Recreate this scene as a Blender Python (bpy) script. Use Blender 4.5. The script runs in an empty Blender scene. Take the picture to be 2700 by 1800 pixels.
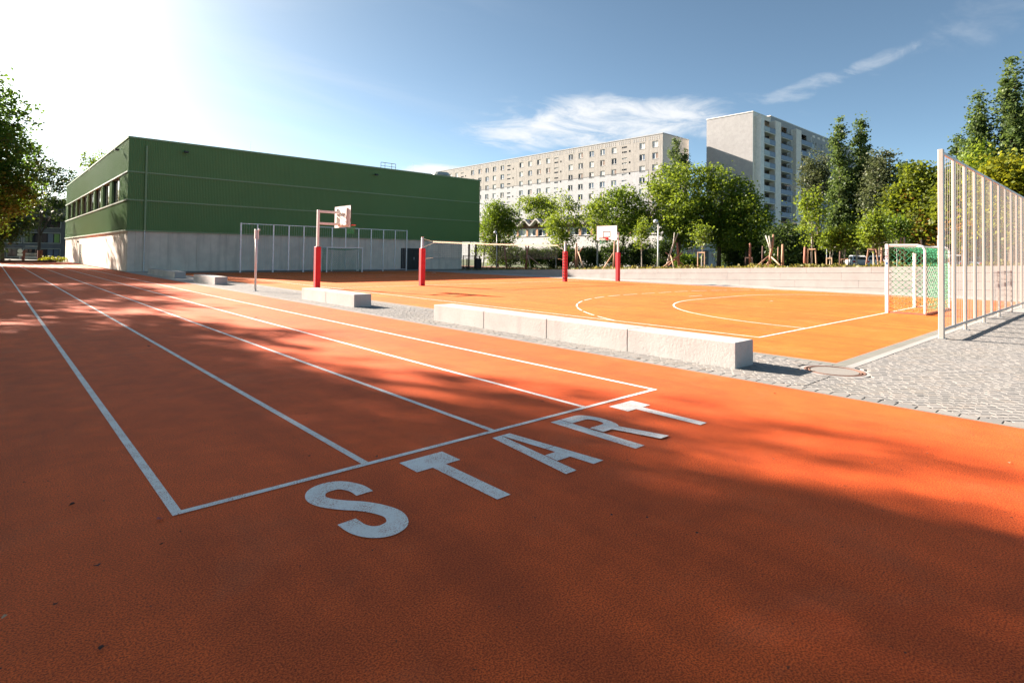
import bpy, math, random
import numpy as np
from mathutils import Vector, Matrix

# ------------------------------------------------------------------ camera
# solved from the lane lines, the start line and the hall's edges (photo pixels are 2700 x 1800)
F_PX, YAW, PITCH, ROLL, PPX, PPY = 1512.44, 0.7390, 0.0220, 0.0130, 1350.0, 639.53
CAM = np.array([-0.849, -3.810, 1.534])
_f = np.array([math.sin(YAW)*math.cos(PITCH), math.cos(YAW)*math.cos(PITCH), math.sin(PITCH)])
_r0 = np.array([math.cos(YAW), -math.sin(YAW), 0.0]); _u0 = np.cross(_r0, _f)
_r = _r0*math.cos(ROLL)+_u0*math.sin(ROLL); _u = -_r0*math.sin(ROLL)+_u0*math.cos(ROLL)
scene = bpy.context.scene
cd = bpy.data.cameras.new('camera'); cam = bpy.data.objects.new('camera', cd)
scene.collection.objects.link(cam)
cd.sensor_fit = 'HORIZONTAL'; cd.sensor_width = 36.0; cd.lens = F_PX/2700*36.0
cd.shift_x = 0.0; cd.shift_y = (PPY-900.0)/2700.0
cd.clip_start = 0.05; cd.clip_end = 9000
cam.matrix_world = Matrix(((_r[0], _u[0], -_f[0], CAM[0]), (_r[1], _u[1], -_f[1], CAM[1]), (_r[2], _u[2], -_f[2], CAM[2]), (0, 0, 0, 1)))
scene.camera = cam

# ------------------------------------------------------------------ light
SUN_EL, SUN_AZ = math.radians(24.0), math.radians(-16.0)      # azimuth from +Y towards +X
SUN = Vector((math.sin(SUN_AZ)*math.cos(SUN_EL), math.cos(SUN_AZ)*math.cos(SUN_EL), math.sin(SUN_EL)))
sd = bpy.data.lights.new('sun', 'SUN'); sd.energy = 5.0; sd.angle = math.radians(0.8); sd.color = (1.0, 0.86, 0.74)
so = bpy.data.objects.new('sun', sd); scene.collection.objects.link(so)
so.rotation_euler = SUN.to_track_quat('Z', 'Y').to_euler(); so.location = (-20, 60, 40)

SKY_STRENGTH = 0.058
EXPOSURE = 2.2
world = bpy.data.worlds.new('World'); scene.world = world; world.use_nodes = True
nt = world.node_tree; nt.nodes.clear()
def wn(t, **k):
    n = nt.nodes.new(t)
    for a, b in k.items(): setattr(n, a, b)
    return n
def wl(a, b): nt.links.new(a, b)
def wmath(op, a, b=None, c=None, clamp=False):
    n = wn('ShaderNodeMath', operation=op); n.use_clamp = clamp
    for i, v in enumerate((a, b, c)):
        if v is None: continue
        if isinstance(v, (int, float)): n.inputs[i].default_value = v
        else: wl(v, n.inputs[i])
    return n.outputs[0]
sky = wn('ShaderNodeTexSky', sky_type='NISHITA'); sky.sun_disc = False
sky.sun_elevation = SUN_EL; sky.sun_rotation = SUN_AZ
sky.altitude = 50; sky.air_density = 0.44; sky.dust_density = 0.5; sky.ozone_density = 1.0
geo = wn('ShaderNodeNewGeometry'); DIR = geo.outputs['Incoming']
neg = wn('ShaderNodeVectorMath', operation='SCALE'); wl(DIR, neg.inputs[0]); neg.inputs['Scale'].default_value = -1.0
D = neg.outputs[0]
def wdot(v):
    n = wn('ShaderNodeVectorMath', operation='DOT_PRODUCT'); wl(D, n.inputs[0]); n.inputs[1].default_value = tuple(v)
    return n.outputs['Value']
def pixdir(px, py):
    d = _f*F_PX + _r*(px-PPX) - _u*(py-PPY)
    return d/np.linalg.norm(d)
# clouds drift on a sheet high above the ground: direction / height gives the sheet position
sep = wn('ShaderNodeSeparateXYZ'); wl(D, sep.inputs[0])
zz = wmath('MAXIMUM', wmath('ADD', sep.outputs[2], 0.06), 0.02)
comb = wn('ShaderNodeCombineXYZ'); wl(wmath('DIVIDE', sep.outputs[0], zz), comb.inputs[0]); wl(wmath('DIVIDE', sep.outputs[1], zz), comb.inputs[1])
def cnoise(scale, stretch, rot, detail=7.0, rough=0.58, dist=0.4, off=(0, 0, 0)):
    m = wn('ShaderNodeMapping'); wl(comb.outputs[0], m.inputs[0])
    m.inputs['Scale'].default_value = stretch; m.inputs['Rotation'].default_value = (0, 0, rot); m.inputs['Location'].default_value = off
    n = wn('ShaderNodeTexNoise'); wl(m.outputs[0], n.inputs['Vector'])
    n.inputs['Scale'].default_value = scale; n.inputs['Detail'].default_value = detail
    n.inputs['Roughness'].default_value = rough; n.inputs['Distortion'].default_value = dist
    return n.outputs['Fac']
def smooth(v, a, b):
    n = wn('ShaderNodeMapRange', interpolation_type='SMOOTHSTEP'); wl(v, n.inputs['Value'])
    n.inputs['From Min'].default_value = a; n.inputs['From Max'].default_value = b
    return n.outputs['Result']
def bank(px, py, wpx, hpx, tilt=0.0):
    """elliptic extent of one bank of cloud, centred on a direction in the sky"""
    c = pixdir(px, py); up = np.array([0, 0, 1.0]); e1 = np.cross(c, up); e1 /= np.linalg.norm(e1); e2 = np.cross(e1, c)
    e1, e2 = e1*math.cos(tilt)+e2*math.sin(tilt), -e1*math.sin(tilt)+e2*math.cos(tilt)
    a = wmath('MULTIPLY', wdot(e1), F_PX/wpx); b = wmath('MULTIPLY', wdot(e2), F_PX/hpx)
    r2 = wmath('ADD', wmath('MULTIPLY', a, a), wmath('MULTIPLY', b, b))
    front = smooth(wdot(c), 0.3, 0.5)
    return wmath('MULTIPLY', front, smooth(r2, 1.25, 0.05))
n1 = cnoise(2.3, (1.0, 1.5, 1.0), 0.75, detail=9.0, rough=0.62, dist=0.5, off=(3.1, 1.7, 0))
n2 = cnoise(0.55, (1.0, 2.6, 1.0), 0.9, detail=8.0, dist=0.8, off=(7.3, 2.2, 0))
def cloud(mask, noise, lo, hi, amt):
    # the noise threshold eases with the mask so the edges break up
    v = wmath('ADD', noise, wmath('MULTIPLY', mask, 0.34))
    return wmath('MULTIPLY', wmath('MULTIPLY', smooth(v, lo, hi), mask), amt)
parts = [cloud(bank(1590, 328, 470, 95, 0.02), n1, 0.63, 1.02, 0.95),
         cloud(bank(2120, 235, 150, 34, 0.30), n1, 0.75, 1.08, 0.34),
         cloud(bank(2560, 70, 260, 90, 0.38), n1, 0.76, 1.1, 0.16),
         cloud(bank(1150, 450, 120, 22, 0.0), n1, 0.58, 0.85, 0.9),
         cloud(bank(2330, 150, 120, 24, 0.3), n1, 0.72, 1.0, 0.25)]
veil = wmath('MULTIPLY', smooth(n2, 0.36, 0.74), wmath('MULTIPLY', smooth(wdot(tuple(SUN)), 0.45, 0.95), 0.22))
tot = veil
for q in parts: tot = wmath('ADD', tot, q)
tot = wmath('MULTIPLY', tot, smooth(sep.outputs[2], 0.0, 0.04)); tot = wmath('MINIMUM', tot, 0.96)
mixc = wn('ShaderNodeMix', data_type='RGBA'); mixc.inputs['Factor'].default_value = 0
wl(tot, mixc.inputs['Factor']); tint = wn('ShaderNodeMix', data_type='RGBA', blend_type='MULTIPLY'); tint.inputs['Factor'].default_value = 1.0
wl(sky.outputs[0], tint.inputs['A']); tint.inputs['B'].default_value = (0.90, 0.95, 0.80, 1); 
# hazy summer air: the wide bright aureole round the sun
th = wmath('ARCCOSINE', wmath('MINIMUM', wdot(tuple(SUN)), 0.99999))
au = wmath('MULTIPLY', wmath('EXPONENT', wmath('MULTIPLY', wmath('MULTIPLY', th, th), -1/(2*math.radians(12.0)**2))), 7.5)
auc = wn('ShaderNodeVectorMath', operation='SCALE'); auc.inputs[0].default_value = (1.0, 0.90, 0.76); wl(au, auc.inputs['Scale'])
addv = wn('ShaderNodeVectorMath', operation='ADD'); wl(tint.outputs['Result'], addv.inputs[0]); wl(auc.outputs[0], addv.inputs[1]); wl(addv.outputs[0], mixc.inputs['A']); mixc.inputs['B'].default_value = (3.9, 3.95, 4.0, 1)
bg = wn('ShaderNodeBackground'); bg.inputs['Strength'].default_value = SKY_STRENGTH
wl(mixc.outputs['Result'], bg.inputs['Color'])
wo = wn('ShaderNodeOutputWorld'); wl(bg.outputs[0], wo.inputs['Surface'])

scene.view_settings.view_transform = 'Standard'; scene.view_settings.look = 'None'
scene.view_settings.exposure = EXPOSURE; scene.view_settings.gamma = 1.0; scene.view_settings.use_curve_mapping = False
scene.render.engine = 'CYCLES'
scene.cycles.use_denoising = True
try: scene.cycles.denoiser = 'OPENIMAGEDENOISE'
except Exception: pass
scene.cycles.max_bounces = 6; scene.cycles.diffuse_bounces = 3; scene.cycles.glossy_bounces = 3
scene.cycles.transmission_bounces = 4; scene.cycles.transparent_max_bounces = 8
scene.cycles.sample_clamp_indirect = 6.0

# ------------------------------------------------------------------ pixel helpers (photo pixel -> place)
def ray(px, py): return _f + _r*(px-PPX)/F_PX - _u*(py-PPY)/F_PX
def on_x(px, py, X):
    d = ray(px, py); return CAM + d*((X-CAM[0])/d[0])
def on_y(px, py, Y):
    d = ray(px, py); return CAM + d*((Y-CAM[1])/d[1])
def wall_top(Y): return 1.36-0.0333*Y
def garden_z(X, Y):
    w = max(0.0, min(1.55, wall_top(Y))); s = min(1.0, max(0.0, (X-33.0)/15.0)); s = s*s*(3-2*s)
    return w*(1-s)+min(w, 0.6)*s
def stand(px, py_top, X):
    """thing on the planted ground behind the court, in the vertical plane X: foot point and height"""
    t = on_x(px, py_top, X); b = on_x(px, 705, X); z0 = garden_z(X, b[1])
    return Vector((X, b[1], z0)), t[2]-z0
def mpp(X, px):
    """metres per photo pixel for something facing the camera, standing in plane X at column px"""
    d = ray(px, 690); return ((X-CAM[0])/d[0])/F_PX

# ------------------------------------------------------------------ mesh helpers
ROOTCOL = scene.collection
def world_loc(o):
    v = Vector((0, 0, 0))
    while o is not None: v = v + o.location; o = o.parent
    return v
def link(o, parent=None, local=False):
    ROOTCOL.objects.link(o)
    if parent is not None:
        o.parent = parent
        if not local: o.location = -world_loc(parent)
    return o
def tag(o, label=None, cat=None, group=None, kind=None):
    if label: o['label'] = label
    if cat: o['category'] = cat
    if group: o['group'] = group
    if kind: o['kind'] = kind
    return o
def thing(name, label, cat, loc=(0, 0, 0), group=None):
    o = bpy.data.objects.new(name, None); ROOTCOL.objects.link(o); o.location = loc; o.empty_display_size = 0.3
    return tag(o, label, cat, group)
class MB:
    def __init__(s): s.v = []; s.f = []
    def add(s, vs, fs):
        b = len(s.v); s.v += [tuple(map(float, q)) for q in vs]; s.f += [tuple(b+i for i in q) for q in fs]; return s
    def quad(s, *p): return s.add(p, [tuple(range(len(p)))])
    def box(s, x0, x1, y0, y1, z0, z1):
        return s.add([(x0, y0, z0), (x1, y0, z0), (x1, y1, z0), (x0, y1, z0), (x0, y0, z1), (x1, y0, z1), (x1, y1, z1), (x0, y1, z1)],
                     [(3, 2, 1, 0), (4, 5, 6, 7), (0, 1, 5, 4), (1, 2, 6, 5), (2, 3, 7, 6), (3, 0, 4, 7)])
    def cbox(s, x0, x1, y0, y1, z0, z1, c=0.01):
        """box with chamfered top and vertical edges"""
        def ring(i, z): return [(x0+i, y0, z), (x1-i, y0, z), (x1, y0+i, z), (x1, y1-i, z), (x1-i, y1, z), (x0+i, y1, z), (x0, y1-i, z), (x0, y0+i, z)]
        def ring2(i, z): return [(x0+i+c, y0+i, z), (x1-i-c, y0+i, z), (x1-i, y0+i+c, z), (x1-i, y1-i-c, z), (x1-i-c, y1-i, z), (x0+i+c, y1-i, z), (x0+i, y1-i-c, z), (x0+i, y0+i+c, z)]
        a, b, t = ring(c, z0), ring(c, z1-c), ring2(c, z1)
        fs = [tuple(range(7, -1, -1))]
        for k in range(8): fs.append((k, (k+1) % 8, 8+(k+1) % 8, 8+k)); fs.append((8+k, 8+(k+1) % 8, 16+(k+1) % 8, 16+k))
        fs.append(tuple(range(16, 24)))
        return s.add(a+b+t, fs)
    def tube(s, p0, p1, r0, r1=None, n=8, cap=True):
        r1 = r0 if r1 is None else r1; p0, p1 = Vector(p0), Vector(p1); d = p1-p0
        if d.length < 1e-9: return s
        d.normalize(); a = d.orthogonal().normalized(); b = d.cross(a)
        vs = []
        for p, r in ((p0, r0), (p1, r1)):
            for k in range(n):
                t = 2*math.pi*k/n+math.pi/n; vs.append(p+a*(r*math.cos(t))+b*(r*math.sin(t)))
        fs = [(k, (k+1) % n, n+(k+1) % n, n+k) for k in range(n)]
        if cap: fs += [tuple(range(n-1, -1, -1)), tuple(range(n, 2*n))]
        return s.add(vs, fs)
    def path(s, pts, rs, n=7):
        """one continuous tapering tube along points"""
        pts = [Vector(p) for p in pts]; rings = []
        for i, p in enumerate(pts):
            d = (pts[min(i+1, len(pts)-1)]-pts[max(i-1, 0)]).normalized()
            a = d.cross(Vector((0.31, 0.95, 0.05))); a = a.normalized() if a.length > 1e-4 else d.orthogonal().normalized(); b = d.cross(a)
            rings.append([p+a*(rs[i]*math.cos(2*math.pi*k/n))+b*(rs[i]*math.sin(2*math.pi*k/n)) for k in range(n)])
        vs = [q for r in rings for q in r]; fs = []
        for i in range(len(pts)-1):
            for k in range(n): fs.append((i*n+k, i*n+(k+1) % n, (i+1)*n+(k+1) % n, (i+1)*n+k))
        fs += [tuple(range(n-1, -1, -1)), tuple(range((len(pts)-1)*n, len(pts)*n))]
        return s.add(vs, fs)
    def bar(s, p0, p1, w, h, up=(0, 0, 1)):
        p0, p1 = Vector(p0), Vector(p1); d = (p1-p0).normalized(); up = Vector(up)
        a = d.cross(up)
        if a.length < 1e-4: a = d.cross(Vector((0, 1, 0)))
        a.normalize(); b = a.cross(d); a *= w/2; b *= h/2
        return s.add([p0-a-b, p0+a-b, p0+a+b, p0-a+b, p1-a-b, p1+a-b, p1+a+b, p1-a+b],
                     [(3, 2, 1, 0), (4, 5, 6, 7), (0, 1, 5, 4), (1, 2, 6, 5), (2, 3, 7, 6), (3, 0, 4, 7)])
    def prism(s, poly, z0, z1):
        n = len(poly); vs = [(x, y, z0) for x, y in poly]+[(x, y, z1) for x, y in poly]
        return s.add(vs, [tuple(range(n-1, -1, -1)), tuple(range(n, 2*n))]+[(k, (k+1) % n, n+(k+1) % n, n+k) for k in range(n)])
    def strip(s, pts, w, z):
        """flat painted line along a polyline"""
        n = len(pts); L = []; R = []
        for i, p in enumerate(pts):
            a = pts[max(i-1, 0)]; b = pts[min(i+1, n-1)]; dx, dy = b[0]-a[0], b[1]-a[1]; l = math.hypot(dx, dy) or 1
            L.append((p[0]-dy/l*w/2, p[1]+dx/l*w/2, z)); R.append((p[0]+dy/l*w/2, p[1]-dx/l*w/2, z))
        return s.add(L+R, [(n+i, n+i+1, i+1, i) for i in range(n-1)])
    def mesh(s, name, mat, smooth=False):
        me = bpy.data.meshes.new(name); me.from_pydata(s.v, [], s.f); me.update()
        if mat: me.materials.append(mat)
        if smooth: me.polygons.foreach_set('use_smooth', [True]*len(me.polygons))
        return me
    def build(s, name, mat, parent=None, smooth=False, local=False):
        return link(bpy.data.objects.new(name, s.mesh(name, mat, smooth)), parent, local)
def struct(name, mb, mat): return tag(mb.build(name, mat), kind='structure')
def facade(mb, T, u0, u1, z0, z1, holes, depth):
    """wall sheet with real openings; T(u, w, z) maps along / inward / up to the world"""
    us = sorted({round(q, 4) for q in [u0, u1]+[h[0] for h in holes]+[h[1] for h in holes] if u0-1e-6 <= q <= u1+1e-6})
    zs = sorted({round(q, 4) for q in [z0, z1]+[h[2] for h in holes]+[h[3] for h in holes] if z0-1e-6 <= q <= z1+1e-6})
    for i in range(len(us)-1):
        uc = (us[i]+us[i+1])/2; hh = [h for h in holes if h[0] < uc < h[1]]; run = None
        for j in range(len(zs)-1):
            zc = (zs[j]+zs[j+1])/2; inside = any(h[2] < zc < h[3] for h in hh)
            if not inside and run is None: run = zs[j]
            if run is not None and (inside or j == len(zs)-2):
                top = zs[j] if inside else zs[j+1]
                mb.quad(T(us[i], 0, run), T(us[i+1], 0, run), T(us[i+1], 0, top), T(us[i], 0, top)); run = None
    for a, b, c, d in holes:
        if a < u0-1e-6 or b > u1+1e-6 or c < z0-1e-6 or d > z1+1e-6: continue
        mb.quad(T(a, 0, c), T(a, depth, c), T(a, depth, d), T(a, 0, d)); mb.quad(T(b, 0, c), T(b, 0, d), T(b, depth, d), T(b, depth, c))
        mb.quad(T(a, 0, c), T(b, 0, c), T(b, depth, c), T(a, depth, c)); mb.quad(T(a, 0, d), T(a, depth, d), T(b, depth, d), T(b, 0, d))
    return mb
def copy_tree(o, parent=None):
    c = o.copy(); ROOTCOL.objects.link(c); c.parent = parent
    for ch in list(o.children): copy_tree(ch, c)
    return c
def text_mesh(body, size, mat, name, parent, M, extrude=0.002):
    cu = bpy.data.curves.new(name, 'FONT'); cu.body = body; cu.size = size; cu.extrude = extrude; cu.align_x = 'CENTER'; cu.align_y = 'CENTER'
    tmp = bpy.data.objects.new(name+'_tmp', cu); ROOTCOL.objects.link(tmp)
    dg = bpy.context.evaluated_depsgraph_get(); me = bpy.data.meshes.new_from_object(tmp.evaluated_get(dg))
    bpy.data.objects.remove(tmp, do_unlink=True); bpy.data.curves.remove(cu)
    me.transform(M); me.materials.clear(); me.materials.append(mat); me.name = name
    return link(bpy.data.objects.new(name, me), parent)

# ------------------------------------------------------------------ materials
def mat_new(name):
    m = bpy.data.materials.new(name); m.use_nodes = True; t = m.node_tree
    return m, t, t.nodes['Principled BSDF']
def nd(t, ty, **k):
    n = t.nodes.new(ty)
    for a, b in k.items(): setattr(n, a, b)
    return n
def noise(t, scale, detail=4, rough=0.55, vec=None, dist=0.0):
    n = nd(t, 'ShaderNodeTexNoise'); n.inputs['Scale'].default_value = scale; n.inputs['Detail'].default_value = detail
    n.inputs['Roughness'].default_value = rough; n.inputs['Distortion'].default_value = dist
    if vec is not None: t.links.new(vec, n.inputs['Vector'])
    return n.outputs['Fac']
def ramp(t, fac, stops):
    r = nd(t, 'ShaderNodeValToRGB'); t.links.new(fac, r.inputs['Fac']); e = r.color_ramp.elements
    while len(e) < len(stops): e.new(0.5)
    for i, (p, c) in enumerate(stops): e[i].position = p; e[i].color = (*c, 1) if len(c) == 3 else c
    return r.outputs['Color']
def mixc_(t, a, b, fac, blend='MIX'):
    m = nd(t, 'ShaderNodeMix', data_type='RGBA', blend_type=blend)
    for s, v in (('A', a), ('B', b)):
        if hasattr(v, 'is_output'): t.links.new(v, m.inputs[s])
        else: m.inputs[s].default_value = (*v, 1)
    if isinstance(fac, (int, float)): m.inputs['Factor'].default_value = fac
    else: t.links.new(fac, m.inputs['Factor'])
    return m.outputs['Result']
def pos(t):
    return nd(t, 'ShaderNodeNewGeometry').outputs['Position']
def mapping(t, vec, scale=(1, 1, 1), rot=(0, 0, 0)):
    m = nd(t, 'ShaderNodeMapping'); t.links.new(vec, m.inputs[0]); m.inputs['Scale'].default_value = scale; m.inputs['Rotation'].default_value = rot
    return m.outputs[0]
def bump(t, p, h, strength, dist=0.01):
    b = nd(t, 'ShaderNodeBump'); b.inputs['Strength'].default_value = strength; b.inputs['Distance'].default_value = dist
    t.links.new(h, b.inputs['Height']); t.links.new(b.outputs[0], p.inputs['Normal'])
def shade(c, k): return tuple(min(1.0, x*k) for x in c)
def simple(name, col, rough=0.6, metal=0.0, var=0.12, scale=3.0, bmp=0.0, bscale=40.0, spec=0.5, stretch=(1, 1, 1)):
    m, t, p = mat_new(name); v = mapping(t, pos(t), stretch)
    t.links.new(ramp(t, noise(t, scale, 6, 0.6, v), [(0.25, shade(col, 1-var)), (0.75, shade(col, 1+var))]), p.inputs['Base Color'])
    p.inputs['Roughness'].default_value = rough; p.inputs['Metallic'].default_value = metal; p.inputs['Specular IOR Level'].default_value = spec
    if bmp: bump(t, p, noise(t, bscale, 4, 0.6, pos(t)), bmp, 0.01)
    return m
def rubber(name, col, dusty=0.10, dustc=(0.62, 0.33, 0.18)):
    """poured granulate: coarse crumb grain, faint mats and worn patches"""
    m, t, p = mat_new(name); P = pos(t)
    big = noise(t, 0.35, 5, 0.6, P); mid = noise(t, 3.0, 5, 0.65, P); grain = noise(t, 118, 2, 0.7, P); crumb = noise(t, 60, 4, 0.75, P)
    c = ramp(t, grain, [(0.36, shade(col, 0.40)), (0.5, col), (0.64, shade(col, 1.65))])
    g = lambda k: (k, k, k)
    c = mixc_(t, c, ramp(t, big, [(0.38, g(1.0)), (0.64, g(0.80))]), 1.0, 'MULTIPLY')
    c = mixc_(t, c, ramp(t, mid, [(0.35, g(0.88)), (0.65, g(1.10))]), 1.0, 'MULTIPLY')
    lay = noise(t, 1.0, 4, 0.6, mapping(t, P, (1.6, 0.12, 1.0)))          # bands of the laying machine
    c = mixc_(t, c, ramp(t, lay, [(0.46, g(1.0)), (0.70, g(0.78))]), 1.0, 'MULTIPLY')
    dust = noise(t, 0.9, 6, 0.7, P, 0.6)                                  # pale dust trodden into the crumb
    c = mixc_(t, c, dustc, ramp(t, dust, [(0.54, (0, 0, 0)), (0.74, g(dusty))]))
    fleck = noise(t, 28, 2, 0.5, P)
    c = mixc_(t, c, (0.05, 0.025, 0.015), ramp(t, fleck, [(0.72, (0, 0, 0)), (0.76, (0.8, 0.8, 0.8))]))
    t.links.new(c, p.inputs['Base Color']); p.inputs['Roughness'].default_value = 0.82; p.inputs['Specular IOR Level'].default_value = 0.3
    s = nd(t, 'ShaderNodeMath', operation='ADD'); t.links.new(crumb, s.inputs[0]); t.links.new(grain, s.inputs[1])
    bump(t, p, s.outputs[0], 0.45, 0.003)
    return m
def concrete(name, col, stain=0.35, streak=True, rough=0.85, pits=0.25, grain=30, holes=0.0):
    m, t, p = mat_new(name); P = pos(t)
    base = ramp(t, noise(t, 1.3, 8, 0.62, P), [(0.28, shade(col, 0.86)), (0.72, shade(col, 1.1))])
    if streak:
        sv = mapping(t, P, (2.2, 2.2, 0.16)); st = noise(t, 1.0, 5, 0.6, sv)
        base = mixc_(t, base, shade(col, 1-stain), ramp(t, st, [(0.52, (0, 0, 0)), (0.74, (1, 1, 1))]))
    base = mixc_(t, base, shade(col, 0.8), ramp(t, noise(t, grain*4, 2, 0.5, P), [(0.58, (0, 0, 0)), (0.75, (0.7, 0.7, 0.7))]))
    if holes: base = mixc_(t, base, shade(col, 0.45), ramp(t, noise(t, 38, 3, 0.6, P), [(0.66, (0, 0, 0)), (0.70, (holes, holes, holes))])); base = mixc_(t, base, shade(col, 0.7), ramp(t, noise(t, 6, 6, 0.7, P), [(0.55, (0, 0, 0)), (0.72, (0.5, 0.5, 0.5))]))
    t.links.new(base, p.inputs['Base Color']); p.inputs['Roughness'].default_value = rough; p.inputs['Specular IOR Level'].default_value = 0.3
    bump(t, p, noise(t, grain, 5, 0.65, P), pits, 0.01)
    return m
def by_piece(name, stops, rough=0.8, grain=60, bmp=0.3):
    """colour that varies from piece to piece through the face attribute 'rnd'"""
    m, t, p = mat_new(name); a = nd(t, 'ShaderNodeAttribute', attribute_name='rnd'); P = pos(t)
    c = ramp(t, a.outputs['Fac'], stops)
    c = mixc_(t, c, (0.55, 0.55, 0.55), 0.35, 'OVERLAY') if False else c
    c = mixc_(t, c, (0.12, 0.11, 0.10), ramp(t, noise(t, grain, 4, 0.6, P), [(0.55, (0, 0, 0)), (0.8, (0.45, 0.45, 0.45))]))
    c = mixc_(t, c, (0.20, 0.19, 0.15), ramp(t, noise(t, 0.8, 5, 0.6, P), [(0.5, (0, 0, 0)), (0.75, (0.3, 0.3, 0.3))]))
    t.links.new(c, p.inputs['Base Color']); p.inputs['Roughness'].default_value = rough; p.inputs['Specular IOR Level'].default_value = 0.3
    bump(t, p, noise(t, grain*1.5, 3, 0.6, P), bmp, 0.006)
    return m
def leaf_mat(name, dark, mid, light, trans, tw=0.42):
    m = bpy.data.materials.new(name); m.use_nodes = True; t = m.node_tree; t.nodes.clear()
    a = nd(t, 'ShaderNodeAttribute', attribute_name='rnd')
    c = ramp(t, a.outputs['Fac'], [(0.05, dark), (0.5, mid), (0.95, light)])
    d = nd(t, 'ShaderNodeBsdfPrincipled'); t.links.new(c, d.inputs['Base Color']); d.inputs['Roughness'].default_value = 0.55; d.inputs['Specular IOR Level'].default_value = 0.3
    tr = nd(t, 'ShaderNodeBsdfTranslucent'); t.links.new(mixc_(t, c, trans, 0.55), tr.inputs['Color'])
    mx = nd(t, 'ShaderNodeMixShader'); mx.inputs[0].default_value = tw
    t.links.new(d.outputs[0], mx.inputs[1]); t.links.new(tr.outputs[0], mx.inputs[2])
    o = nd(t, 'ShaderNodeOutputMaterial'); t.links.new(mx.outputs[0], o.inputs['Surface'])
    return m
M = {}
M['track'] = rubber('track_rubber', (0.80, 0.108, 0.016))
M['court'] = rubber('court_rubber', (0.80, 0.150, 0.016), 0.35, (0.72, 0.26, 0.07))
m, t, p = mat_new('line_paint'); P_ = pos(t)      # thin coat: crumbs of the track show through where it is worn
c_ = ramp(t, noise(t, 2.2, 6, 0.65, P_), [(0.3, (0.82, 0.80, 0.76)), (0.7, (0.92, 0.90, 0.86))])
c_ = mixc_(t, c_, (0.62, 0.58, 0.53), ramp(t, noise(t, 130, 3, 0.7, P_), [(0.54, (0, 0, 0)), (0.66, (0.75, 0.75, 0.75))]))
w_ = nd(t, 'ShaderNodeMath', operation='MULTIPLY'); t.links.new(ramp(t, noise(t, 160, 2, 0.6, P_), [(0.54, (0, 0, 0)), (0.60, (1, 1, 1))]), w_.inputs[0]); t.links.new(ramp(t, noise(t, 5, 5, 0.65, P_), [(0.40, (0, 0, 0)), (0.58, (1, 1, 1))]), w_.inputs[1])
c_ = mixc_(t, c_, (0.40, 0.12, 0.05), w_.outputs[0])
t.links.new(c_, p.inputs['Base Color']); p.inputs['Roughness'].default_value = 0.75; p.inputs['Specular IOR Level'].default_value = 0.3
bump(t, p, noise(t, 110, 3, 0.7, P_), 0.6, 0.004); M['paint'] = m
M['ground'] = simple('ground_soil', (0.075, 0.075, 0.04), 0.95, var=0.5, scale=0.7, bmp=0.6, bscale=8)
M['grassland'] = simple('lawn', (0.06, 0.085, 0.025), 0.95, var=0.5, scale=0.9, bmp=0.8, bscale=14)
M['mulch'] = simple('bark_mulch', (0.20, 0.085, 0.045), 0.95, var=0.5, scale=4, bmp=0.9, bscale=25)
M['joint'] = simple('joint_sand', (0.085, 0.078, 0.068), 0.95, var=0.3, scale=10, bmp=0.5, bscale=60)
M['sett'] = by_piece('granite_sett', [(0.0, (0.20, 0.197, 0.19)), (0.35, (0.235, 0.229, 0.218)), (0.7, (0.268, 0.258, 0.243)), (1.0, (0.25, 0.23, 0.207))])
M['kerb'] = concrete('kerb_concrete', (0.34, 0.33, 0.315), 0.2, False)
M['edge'] = concrete('edging_grey', (0.21, 0.21, 0.185), 0.2, False)
M['cover'] = concrete('cover_concrete', (0.24, 0.225, 0.205), 0.2, False)
M['pavers'] = concrete('paver_concrete', (0.34, 0.325, 0.305), 0.15, False)
M['bench'] = concrete('bench_concrete', (0.42, 0.405, 0.385), 0.22, True, grain=22, pits=0.6, holes=0.8)
M['wallblock'] = concrete('wall_concrete', (0.38, 0.355, 0.335), 0.15, False, grain=18, pits=0.2)
M['hallconc'] = concrete('hall_concrete', (0.70, 0.61, 0.505), 0.30, True, grain=12, pits=0.12)
m, t, p = mat_new('green_sheet'); P_ = pos(t)
t.links.new(ramp(t, noise(t, 0.35, 4, 0.5, P_), [(0.3, (0.102, 0.205, 0.064)), (0.7, (0.114, 0.225, 0.072))]), p.inputs['Base Color'])
p.inputs['Roughness'].default_value = 0.45; p.inputs['Specular IOR Level'].default_value = 0.28; p.inputs['Metallic'].default_value = 0.0
M['green'] = m
M['trim'] = simple('green_trim', (0.17, 0.27, 0.12), 0.4, var=0.06)
M['trim_light'] = simple('zinc_and_sunlit_trim', (0.42, 0.45, 0.40), 0.35, 0.4, var=0.06)  # zinc parts, and the sunlit copy of the hall's green trim
M['black'] = simple('black_paint', (0.012, 0.012, 0.013), 0.5, var=0.3)
M['door_brown'] = simple('brown_door', (0.035, 0.018, 0.012), 0.5, var=0.3)
M['steel'] = simple('galvanised_steel', (0.50, 0.51, 0.52), 0.42, 0.75, var=0.15, scale=8)
M['alu'] = simple('anodised_aluminium', (0.52, 0.47, 0.42), 0.45, 0.35, var=0.05, scale=6)
M['pole'] = simple('pole_metal', (0.62, 0.60, 0.57), 0.45, 0.15, var=0.08, scale=6)
M['white_metal'] = simple('white_metal', (0.78, 0.76, 0.73), 0.45, 0.0, var=0.06, scale=5)
M['red_pad'] = simple('red_padding', (0.50, 0.002, 0.012), 0.6, var=0.15, scale=6, bmp=0.15, bscale=12)
M['red_rim'] = simple('red_rim', (0.72, 0.012, 0.03), 0.4, var=0.05)
M['board'] = simple('backboard_white', (0.80, 0.76, 0.72), 0.5, var=0.05)
M['dark_edge'] = simple('dark_edge', (0.04, 0.03, 0.03), 0.6, var=0.2)
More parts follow.
